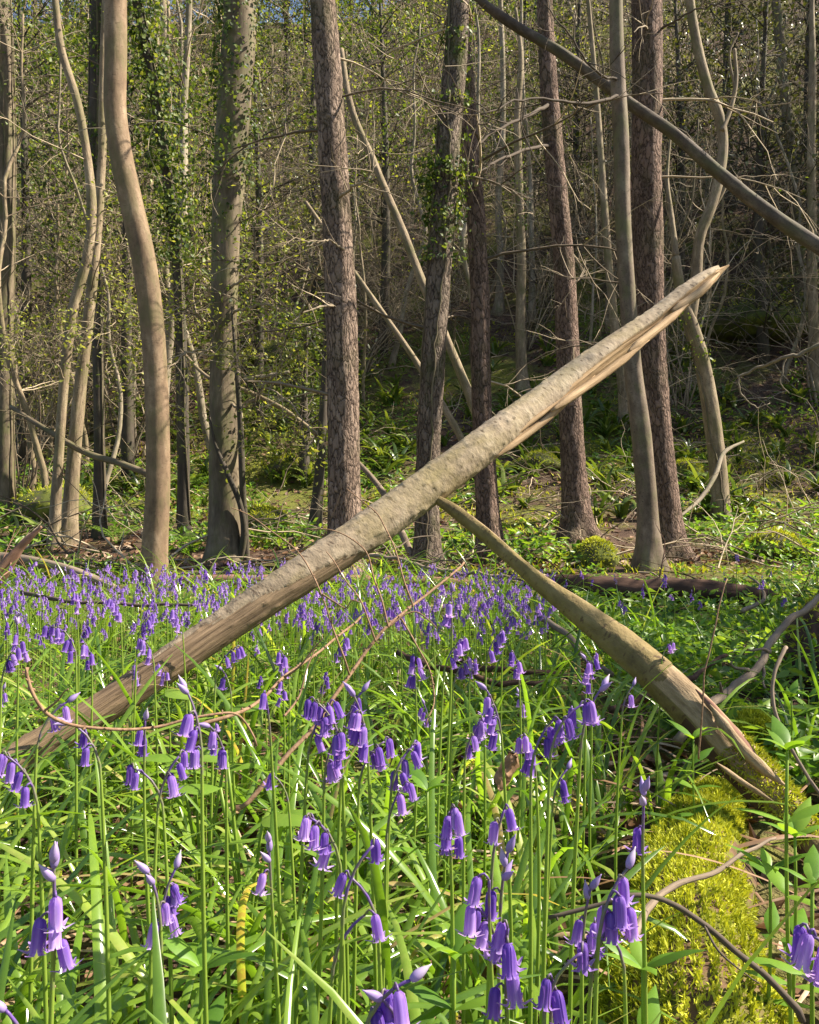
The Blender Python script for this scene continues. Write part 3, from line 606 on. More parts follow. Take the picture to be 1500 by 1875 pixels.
def hero_prop():
    pl = [(780, 906, 1.80, 8), (800, 914, 1.79, 17), (830, 932, 1.78, 25), (880, 970, 1.75, 30), (950, 1030, 1.70, 32), (1000, 1073, 1.66, 38), (1060, 1118, 1.62, 48), (1120, 1165, 1.58, 59), (1200, 1233, 1.52, 68), (1270, 1300, 1.47, 76), (1330, 1368, 1.43, 82), (1400, 1440, 1.39, 82), (1450, 1500, 1.36, 74), (1490, 1560, 1.34, 50)]
    w = np.array([[*P(a, b_, d), ww * d / FPX / 2] for a, b_, d, ww in pl]); base = w[-2, :3].copy(); base[2] = float(H(base[0], base[1]))
    root = thing('broken_branch', 'olive-yellow broken branch propping the pale trunk, thick mossy end low at right', 'fallen branch', base)
    n, s = 240, 48; sp = spline(w, n); p = sp[:, :3] - base; r = sp[:, 3]
    px = spline(np.array(pl)[:, [0, 1, 2]], n)[:, 0]
    T, N, B = frames(p); th = np.arange(s) * 2 * math.pi / s
    dirs = np.cos(th)[None, :, None] * N[:, None] + np.sin(th)[None, :, None] * B[:, None]
    up = np.array([0, 0, 1.])[None] - T * T[:, 2:3]; up /= np.linalg.norm(up, axis=1)[:, None]
    fr = np.cross(up, T); fr *= -np.sign(fr[:, 1:2])
    cu = (dirs * up[:, None]).sum(-1); cf = (dirs * fr[:, None]).sum(-1)
    L = np.concatenate(([0], np.cumsum(np.linalg.norm(np.diff(p, axis=0), axis=1))))
    f = 1 + .10 * snoise(np.stack(np.broadcast_arrays(np.cos(th)[None] * 1.4, np.sin(th)[None] * 1.4, (L * 9)[:, None]), -1), 71, 4) + .02 * snoise(np.stack(np.broadcast_arrays(np.cos(th)[None] * 6, np.sin(th)[None] * 6, (L * 60)[:, None]), -1), 74, 2)
    mat = np.zeros((n, s), int)
    # flat broken upper face near the thin end
    cut = np.interp(px, [780, 1000, 1150, 1260], [.45, .5, .8, 1.3])[:, None] + .04 * snoise(np.stack(np.broadcast_arrays(cu * 5, cf * 5, (L * 5)[:, None]), -1), 72, 2)
    a = (cu * .8 - cf * .6); m1 = a * f > cut; f = np.where(m1, cut / np.maximum(a, .05), f); mat[m1] = 1
    # worm-eaten pale wood showing where the bark is gone on the thick end
    bn = snoise(np.stack(np.broadcast_arrays(cu * 1.6, cf * 1.6, (L * 5)[:, None]), -1), 73, 3)
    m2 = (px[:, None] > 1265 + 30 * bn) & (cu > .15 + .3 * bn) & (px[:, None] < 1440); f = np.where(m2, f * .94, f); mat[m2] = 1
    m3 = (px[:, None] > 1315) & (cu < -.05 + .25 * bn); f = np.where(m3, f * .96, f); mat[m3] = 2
    V = p[:, None] + dirs * (r[:, None] * f)[..., None]
    tc = np.stack([r[:, None] * f * np.cos(th), r[:, None] * f * np.sin(th), np.broadcast_to(L[:, None], (n, s))], -1)
    i = np.arange(n - 1)[:, None] * s; j = np.arange(s)[None]; j2 = (j + 1) % s
    F = np.stack([i + j, i + j2, i + s + j2, i + s + j], -1).reshape(-1, 4)
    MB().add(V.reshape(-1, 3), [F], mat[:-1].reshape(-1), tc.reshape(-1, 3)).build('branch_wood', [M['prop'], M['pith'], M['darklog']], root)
    for pa, w0, mt in (([(1274, 1262, 1.45), (1300, 1290, 1.43), (1335, 1330, 1.40), (1370, 1372, 1.38), (1405, 1410, 1.36)], 17, 'redlog'), ([(1300, 1290, 1.42), (1340, 1345, 1.39), (1390, 1400, 1.36), (1440, 1440, 1.345)], 22, 'pith'), ([(1310, 1395, 1.36), (1350, 1425, 1.35), (1420, 1470, 1.33)], 10, 'pith')):
        q = spline(np.array([P(a_, b_, d) for a_, b_, d in pa]) - base, 22); tt = np.linspace(0, 1, 22)
        rr = w0 * 1.4 / FPX / 2 * np.clip(np.minimum(tt * 4 + .12, (1 - tt) * 3 + .15), 0, 1)
        tube(MB(), q, rr, 9, 1 + .35 * snoise(np.stack([q * 22] * 9, 1) + np.arange(9)[None, :, None] * .8, 6, 2)).build('splinter', M[mt], root)
    mb = MB(); k = 4200; ii = rng.integers(int(n * .80), n - 6, k); jj = rng.integers(0, s, k)
    ok = (cu[ii, jj] > -.35) ; ii, jj = ii[ok], jj[ok]
    moss_tufts(mb, p[ii] + dirs[ii, jj] * (r[ii] * f[ii, jj])[:, None], dirs[ii, jj], .0075)
    mb.build('moss', M['moss'], root)['kind'] = 'stuff'

def moss_tufts(mb, pos, nrm, size):
    n = len(pos)
    d = nrm + rng.normal(size=(n, 3)) * .55; d /= np.linalg.norm(d, axis=1)[:, None]
    sd = np.cross(d, rng.normal(size=(n, 3))); sd /= np.linalg.norm(sd, axis=1)[:, None]
    l = size * (.6 + .9 * rng.random(n))[:, None]; w = l * .17
    b = pos - d * l * .25; mid = pos + d * l * .45; tip = pos + d * l + rng.normal(size=(n, 3)) * l * .3
    V = np.stack([b - sd * w * .3, b + sd * w * .3, mid + sd * w, tip, mid - sd * w], 1).reshape(-1, 3)
    k = np.arange(n) * 5
    mb.add(V, [np.stack([k, k + 1, k + 2, k + 4], -1), np.stack([k + 2, k + 3, k + 4], -1)], 0, None, np.repeat(np.clip(rng.normal(.5, .16, n) + .42 * snoise(pos * (.16 / size), 17, 2), 0, 1), 5))
hero_prop()

# ------------------------------------------------------------------ mossy log in the foreground and mossy stones
def mossy_log():
    pl = np.array([[.245, .60, .0, .085], [.268, .78, .02, .088], [.315, .95, .032, .088], [.365, 1.12, .04, .078], [.43, 1.28, .03, .078], [.50, 1.46, .025, .062], [.60, 1.66, .01, .05]])
    base = np.array([.30, .95, 0.0]); root = thing('mossy_log', 'log covered in bright yellow-green moss at the bottom right', 'log', base)
    n, s = 90, 36; sp = spline(pl, n); p = sp[:, :3] - base; r = sp[:, 3]; th = np.arange(s) * 2 * math.pi / s
    L = np.linspace(0, 1, n); q = np.stack(np.broadcast_arrays(np.cos(th)[None] * 1.5, np.sin(th)[None] * 1.5, (L * 7)[:, None]), -1)
    f = 1 + .30 * snoise(q, 81, 4)
    mb = MB(); tube(mb, p, r, s, f); mb.build('log', M['mosslog'], root)
    T, N, B = frames(p); dirs = np.cos(th)[None, :, None] * N[:, None] + np.sin(th)[None, :, None] * B[:, None]
    k = 95000; ii = rng.integers(1, n - 1, k); jj = rng.integers(0, s, k); bare = snoise(q, 84, 2)[ii, jj]
    ok = (dirs[ii, jj, 2] > -.25) & (bare < .26 + .45 * np.clip(dirs[ii, jj, 2], 0, 1)); ii, jj = ii[ok], jj[ok]
    pos = p[ii] + dirs[ii, jj] * (r[ii] * f[ii, jj])[:, None] + rng.normal(size=(len(ii), 3)) * .003
    mb = MB(); moss_tufts(mb, pos, dirs[ii, jj] + [0, 0, .25], .0062); mb.build('moss', M['moss'], root)['kind'] = 'stuff'
mossy_log()

def boulder(name, label, px, py, wpx, hpx, d=None, moss=900, mat='rock', group=None, sink=.3, cat='stone', tuft=.02, seed=None, dep=1.0, peak=.25):
    d = d or gdist(px, py, 1.2); x = (px - CX) / FPX * d; z = float(H(x, d)); a = wpx * d / FPX / 2; h = hpx * d / FPX
    root = thing(name, label, cat, (x, d, z), group=group)
    u = np.linspace(0, math.pi, 22); v = np.arange(32) * 2 * math.pi / 32
    U, Vv = np.meshgrid(u, v, indexing='ij'); D = np.stack([np.sin(U) * np.cos(Vv), np.sin(U) * np.sin(Vv), np.cos(U)], -1)
    f = 1 + .42 * snoise(D * 1.1, seed or rng.integers(999), 4); D2 = D.copy(); D2[..., :2] *= (1 - peak * np.clip(D[..., 2:3], 0, 1)); D2[..., 0] += .3 * peak * D[..., 2]; V = D2 * f[..., None] * np.array([a, a * dep, h / (1 - sink) * .62]) + [0, 0, h * .3]
    i = np.arange(21)[:, None] * 32; j = np.arange(32)[None]; j2 = (j + 1) % 32
    MB().add(V.reshape(-1, 3), [np.stack([i + j, i + 32 + j, i + 32 + j2, i + j2], -1).reshape(-1, 4)]).build('stone' if cat == 'stone' else 'wood', M[mat], root)
    if moss:
        ii = rng.integers(0, 20, moss * 2); jj = rng.integers(0, 32, moss * 2); ok = rng.random(moss * 2) < np.clip(D[ii, jj, 2] * 1.2 + .25 + .5 * snoise(D[ii, jj] * 3, 5, 2), 0, 1) * np.sin(u[ii] + .2)
        ii, jj = ii[ok], jj[ok]; mb = MB()
        moss_tufts(mb, V[ii, jj] + rng.normal(size=(len(ii), 3)) * a * .03, D[ii, jj] + [0, 0, .3], tuft); mb.build('moss', M['moss'], root)['kind'] = 'stuff'
    return root
boulder('mossy_stone', 'peaked mossy stone at the foot of the right-of-centre pine', 1088, 1022, 92, 42, 7.15, 3000, sink=.3, tuft=.018, seed=12, peak=.4)
boulder('moss_mound', 'rounded moss-covered mound behind the thick end of the propping branch', 1368, 1322, 120, 95, 1.78, 9000, 'mossbase', cat='stone', tuft=.009, seed=8)
boulder('mossy_stump', 'dark mossy stump cut off by the right edge', 1500, 1165, 130, 130, 2.7, 1400, 'darklog', cat='stump', tuft=.016, seed=9)
for (px, py, w, h, lab) in ((1385, 600, 170, 60, 'broad mossy rock on the dark slope beyond the torn trunk tip'), (480, 960, 90, 55, 'low dark mossy stone just right of the olive trunk foot'),
        (525, 860, 70, 40, 'mossy stone left of the tall pine on the sunny bank'), (1420, 1010, 120, 50, 'low mossy hummock on the bank by the right edge'), (500, 660, 130, 50, 'sunlit mossy ledge high on the bank behind the olive trunk'),
        (110, 930, 130, 60, 'dark mossy stone between the two saplings at left'), (1255, 870, 60, 45, 'mossy rock between the sunlit-edge pine and crooked tree'), (990, 850, 80, 36, 'small mossy stone on the bank between the two right pines'),
        (1180, 640, 80, 36, 'shaded mossy rock on the slope behind the kinked pole')):
    boulder('mossy_stone', lab, px, py + h * .25, w * 1.15, h * .75, None, 1500, tuft=.03)

# ------------------------------------------------------------------ dead branches and twigs near the camera
def branch(name, label, pl, w0, w1, mat, knob=0, cat='branch', group=None, subs=(), wob=.002, n=None, subname='twig', subw=.0014):
    w = np.array([P(a, b_, d) for a, b_, d in pl]); base = w[np.argmin(w[:, 2])].copy()
    root = thing(name, label, cat, base, group=group)
    def one(pts, ra, rb, nm, kn):
        pts = np.asarray(pts) - base; nn = n or max(14, 6 * len(pts)); p = spline(pts, nn); sd = rng.integers(999); p[1:-1] += wob * 2.5 * np.stack([snoise(p[1:-1] * 14, sd + q, 2) for q in range(3)], -1)
        mb = MB(); rr = np.linspace(ra, rb, nn); tube(mb, p, rr, 8, 1 + .06 * rng.normal(size=(nn, 8)))
        L = np.linalg.norm(np.diff(p, axis=0), axis=1).sum()
        for k in range(int(kn * L)):
            i = rng.integers(1, nn - 1); q = rng.random(); o = p[i] * (1 - q) + p[i-1] * q; dv = rng.normal(size=3); dv /= np.linalg.norm(dv); e = min(ra, .0024) * (.55 + .6 * rng.random())
            tube(mb, [o, o + dv * (rr[i] + e * .8), o + dv * (rr[i] + e * 1.5)], [e * .75, e * .6, e * .15], 6)
        mb.build(nm, M[mat], root)
    one(w, w0, w1, 'stem', knob)
    for sp_ in subs: one([P(a, b_, d) for a, b_, d in sp_], subw, subw * .45, subname, knob)
    return root
branch('larch_branch', 'knobbly larch branch with thin curving twigs lying across the middle of the broken trunk', [(440, 1480, .98), (500, 1420, 1.0), (560, 1350, 1.03), (620, 1262, 1.07), (660, 1210, 1.10), (712, 1148, 1.13), (790, 1085, 1.2), (850, 1030, 1.26)], .0030, .0016, 'larch', 60, subs=[
    [(640, 1236, 1.08), (625, 1190, 1.07), (605, 1130, 1.08), (590, 1088, 1.1), (572, 1050, 1.12), (545, 1010, 1.14), (500, 975, 1.15), (455, 942, 1.15), (424, 930, 1.15)],
    [(688, 1175, 1.11), (672, 1135, 1.1), (650, 1090, 1.1), (630, 1060, 1.11), (612, 1030, 1.12), (597, 1010, 1.13)],
    [(712, 1148, 1.13), (700, 1100, 1.13), (684, 1055, 1.14), (668, 1010, 1.15), (640, 985, 1.16), (604, 970, 1.17), (563, 968, 1.17)],
    [(755, 1112, 1.16), (738, 1060, 1.16), (722, 1010, 1.18), (705, 970, 1.2), (690, 940, 1.21), (664, 917, 1.22), (635, 895, 1.23)],
    [(590, 1088, 1.1), (612, 1103, 1.09), (635, 1115, 1.08), (645, 1100, 1.08), (660, 1103, 1.08)],
    [(730, 1130, 1.14), (760, 1180, 1.12), (790, 1240, 1.10), (795, 1285, 1.08), (780, 1330, 1.05)],
    [(712, 1148, 1.13), (760, 1120, 1.14), (800, 1150, 1.13)]])
branch('larch_branch', 'brown larch branch arching low in the bluebells, its twig tip pointing up right', [(360, 1330, .90), (425, 1310, .92), (470, 1290, .96), (530, 1230, 1.02), (600, 1180, 1.08), (660, 1130, 1.14)], .0022, .0014, 'larch', 60, subs=[
    [(520, 1240, 1.0), (545, 1220, .99), (570, 1185, .99), (590, 1162, .99)], [(520, 1310, .93), (552, 1270, .95), (566, 1225, .96), (580, 1190, .97)]])
branch('larch_branch', 'thin knobbly twig looping across the bluebells at lower left', [(50, 1222, .62), (60, 1262, .62), (84, 1298, .62), (130, 1325, .63), (200, 1335, .64), (290, 1329, .66), (345, 1314, .67), (390, 1308, .68), (425, 1312, .69), (452, 1338, .70), (470, 1366, .70)], .0014, .0009, 'larch', 80, subs=[[(84, 1298, .62), (110, 1280, .61), (125, 1262, .6)]], subw=.001)
branch('dead_branch', 'bare dead branch with snapped spurs leaning on the mossy stump at right', [(1240, 1360, 1.75), (1300, 1290, 1.85), (1340, 1260, 1.95), (1395, 1210, 2.1), (1440, 1140, 2.25), (1480, 1110, 2.35), (1530, 1080, 2.5)], .011, .008, 'deadwood', 0, subs=[
    [(1395, 1210, 2.08), (1400, 1235, 2.05), (1402, 1260, 2.0)], [(1370, 1228, 2.03), (1352, 1225, 2.0), (1340, 1212, 1.98)], [(1320, 1275, 1.9), (1318, 1250, 1.88)], [(1410, 1190, 2.13), (1385, 1185, 2.1), (1372, 1190, 2.1)]], subw=.005, wob=.004)
branch('dead_branch', 'thin bent dead twig hanging down beside the mossy mound at right', [(1440, 1185, 1.45), (1420, 1230, 1.42), (1414, 1290, 1.4), (1428, 1330, 1.38), (1445, 1370, 1.36), (1480, 1425, 1.33), (1510, 1470, 1.3)], .0034, .0026, 'deadwood', 25)
branch('dead_branch', 'dark knotty twig reaching over the mossy log at the bottom right', [(1005, 1680, .60), (1090, 1665, .60), (1160, 1645, .60), (1215, 1652, .60), (1285, 1690, .60), (1350, 1750, .60), (1400, 1795, .6), (1470, 1870, .6)], .0014, .0026, 'twig_dark', 30, subs=[[(1290, 1695, .6), (1320, 1740, .58), (1390, 1800, .57)]], subw=.001)
branch('dead_branch', 'pale broken stick lying on top of the mossy log', [(1160, 1720, .80), (1230, 1620, .92), (1300, 1600, .95), (1360, 1565, 1.0), (1420, 1535, 1.05)], .0045, .0018, 'deadwood', 20)
branch('dead_branch', 'upright thin brown grass stalk in front of the propping branch', [(1280, 1390, 1.28), (1284, 1310, 1.27), (1290, 1230, 1.27), (1310, 1140, 1.28), (1332, 1060, 1.3)], .0015, .001, 'larch', 0, cat='stalk')
branch('dead_branch', 'curved brown stick on the ground below the centre of the bluebells', [(400, 1480, 1.42), (500, 1470, 1.46), (600, 1476, 1.5), (760, 1480, 1.5), (900, 1495, 1.48), (1020, 1500, 1.45)], .009, .005, 'darklog', 9, wob=.009)
branch('dead_branch', 'pale thin stick lying among the leaves at the bottom centre', [(490, 1762, 1.0), (560, 1745, 1.02), (640, 1735, 1.03), (720, 1730, 1.04)], .0045, .0035, 'deadwood', 10)
branch('dead_branch', 'slanting grey stick just right of the far bluebells', [(985, 1125, 2.6), (1040, 1165, 2.5), (1080, 1210, 2.4), (1120, 1235, 2.3)], .011, .008, 'deadwood', 3)
branch('dead_branch', 'long thin dead branch spread across the brambles above the pinkish log', [(640, 1018, 5.2, ), (700, 1020, 5.1), (780, 1038, 5.0), (860, 1050, 4.9), (960, 1062, 4.8)], .014, .007, 'deadwood', 2, subs=[[(700, 1020, 5.1), (740, 990, 5.2), (800, 985, 5.3)], [(780, 1038, 5), (820, 1010, 5), (850, 995, 5)], [(720, 1022, 5.1), (690, 985, 5.1), (650, 960, 5)]], subw=.006, wob=.01)
branch('dead_branch', 'grey dead stick poking up by the dark rotting log', [(1360, 1120, 3.4), (1400, 1095, 3.5), (1390, 1070, 3.6), (1370, 1055, 3.7)], .010, .004, 'deadwood', 2)
branch('dead_branch', 'dark low branch lying across the bluebell leaves beyond the torn-bark end', [(40, 1085, 3.0), (140, 1100, 2.9), (260, 1110, 2.9), (380, 1108, 2.9)], .008, .005, 'twig_dark', 2, wob=.006)
branch('dead_branch', 'thin forked dead branch on the dark slope at the right edge', [(1350, 690, 8.4), (1390, 672, 8.3), (1440, 655, 8.1), (1510, 630, 8)], .012, .02, 'pale', 0, subs=[[(1350, 690, 8.4), (1355, 720, 8.4), (1380, 742, 8.4), (1410, 738, 8.4)], [(1440, 655, 8.1), (1430, 700, 8.1), (1445, 720, 8.1)]], subw=.010, wob=.012)
for (a, lab) in (([(1120, 1300, 1.9), (1240, 1250, 2.2), (1330, 1200, 2.6)], 'mid-brown stick crossing the shade behind the propping branch'), ([(830, 1210, 2.2), (940, 1230, 2.1), (1040, 1240, 2.1)], 'brown stick half hidden in leaves under the propping branch'), ([(730, 1195, 2.2), (860, 1240, 2.0), (1000, 1250, 2.0)], 'brown stick lying left of the propping branch behind the flowers')):
    branch('dead_branch', lab, a, .009, .006, 'darklog', 3, wob=.006)

# ------------------------------------------------------------------ bluebells
def bell_mb(open_=1.0):
    """one nodding bell hanging along -Z from the origin: six tepals, tips curled back"""
    mb = MB(); K = 9; sv = np.linspace(0, 1, K + 1); Lb = .0160
    z = -np.interp(sv, [0, .1, .5, .8, .92, 1.0], [0, .07, .52, .88, .95, .92 - .10 * open_]) * Lb
    r = np.interp(sv, [0, .08, .25, .6, .8, .92, 1.0], [.05, .13, .172, .178, .178 + .012 * open_, .195 + .10 * open_, .21 + .30 * open_]) * Lb
    hw = np.interp(sv, [0, .55, .8, .95, 1.0], [.60, .60, .46, .25, .06])
    for k in range(6):
        a0 = k * math.pi / 3; o = .0004 * (k % 2)
        a = a0 + hw[:, None] * np.array([-1, -.5, 0, .5, 1])[None]
        rr = (r + o)[:, None] * np.array([.97, 1.0, 1.05, 1.0, .97])[None]
        V = np.stack([rr * np.cos(a), rr * np.sin(a), np.broadcast_to(z[:, None], a.shape)], -1).reshape(-1, 3)
        i = (np.arange(K)[:, None] * 5 + np.arange(4)[None]).ravel()
        rnd = (.12 + .62 * sv ** 1.5)[:, None] + np.array([.34, .08, -.18, .08, .34])[None]  # dark midrib stripe; lit highlights also put into the paler tips and edges
        mb.add(V, [np.stack([i, i + 1, i + 6, i + 5], -1)], 0, None, np.clip(rnd, 0, 1))
    return mb
def bud_mb():
    """closed upright bud along +Z"""
    mb = MB(); t = np.linspace(0, 1, 9); r = .0021 * np.sin(np.clip(t * 1.0 + .08, 0, 1) ** .75 * math.pi) + .0003
    p = np.stack([t * 0, t * 0, t * .012], -1); tube(mb, p, r, 8, rnd=t); return mb
def bract_mb():
    mb = MB(); ribbons(mb, np.zeros((1, 3)), np.zeros(1), np.array([.012]), np.array([.0022]), np.array([1.0]), np.array([-.2]), 4, rnd=np.array([.3])); return mb
BELL = [bell_mb(1.0), bell_mb(.55), bell_mb(.15)]
BELLM = [b.mesh('bell', M['bell']) for b in BELL]
BUD = bud_mb(); BUDM = BUD.mesh('bud', M['bud'])

def bluebell_plan(h, nb, nod, nbud, side, lean=.03):
    """stem path and the places of bells and buds"""
    t = 1 - (1 - np.linspace(0, 1, 22)) ** 1.6; zt = np.clip((t - .86) / .14, 0, 1)
    az = side; ex = np.array([math.cos(az), math.sin(az), 0]); ey = np.array([-ex[1], ex[0], 0])
    tilt = .8 * nod * zt ** 1.3 + lean * 2 * t; ds = (h * np.diff(t))[:, None]
    d = np.cos(tilt)[:, None] * np.array([0, 0, 1.]) + np.sin(tilt)[:, None] * ex + (.05 * np.sin(t * 5 + nb))[:, None] * ey
    p = np.concatenate([np.zeros((1, 3)), np.cumsum(d[:-1] * ds, 0)])
    p *= h / max(p[:, 2].max(), .05)
    mb = MB(); tube(mb, p, np.interp(t, [0, .7, 1], [.0021, .0016, .0008]), 7, rnd=t)
    bells = []; span = .012 + .0055 * nb
    L = np.concatenate(([0], np.cumsum(np.linalg.norm(np.diff(p, axis=0), axis=1)))); tot = L[-1]
    for k in range(nb):
        s = tot - span * (k + (.9 if nbud else .15)) / max(nb, 1) * (1.0 if nbud == 0 else .75) - (.010 * min(nbud, 2))
        i = min(np.searchsorted(L, s), 21); o = p[i]
        a = az + (rng.random() - .5) * (2.6 if nod > .5 else 6.0); pl = .003 + .004 * rng.random()
        out = np.array([math.cos(a), math.sin(a), 0]); e = o + out * pl + [0, 0, .002]
        q = np.array([o, o + out * pl * .5 + [0, 0, .004], e]); tube(mb, spline(q, 5), .0007, 5, rnd=.97)
        bells.append((e, a, .04 + .38 * rng.random() ** 1.5, 0 if rng.random() < .6 else 1))
    buds = []
    for k in range(nbud):
        s = tot - .009 * k; i = min(np.searchsorted(L, s), 21); a = az + k * 2.3 + rng.random()
        buds.append((p[i], a, .15 + .35 * rng.random() + (.0 if k == 0 else .2), d[-1]))
    return mb, bells, buds, p
def bell_matrix(e, a, tilt, sc=1.0):
    return Matrix.Translation(Vector(e)) @ Matrix.Rotation(a, 4, 'Z') @ Matrix.Rotation(-tilt, 4, 'Y') @ Matrix.Scale(sc, 4) @ Matrix.Rotation(rng.random() * 6, 4, 'Z')
def bud_matrix(o, a, tilt, d):
    q = Vector(d).to_track_quat('Z', 'Y').to_matrix().to_4x4()
    return Matrix.Translation(Vector(o)) @ q @ Matrix.Rotation(a, 4, 'Z') @ Matrix.Rotation(tilt, 4, 'Y')

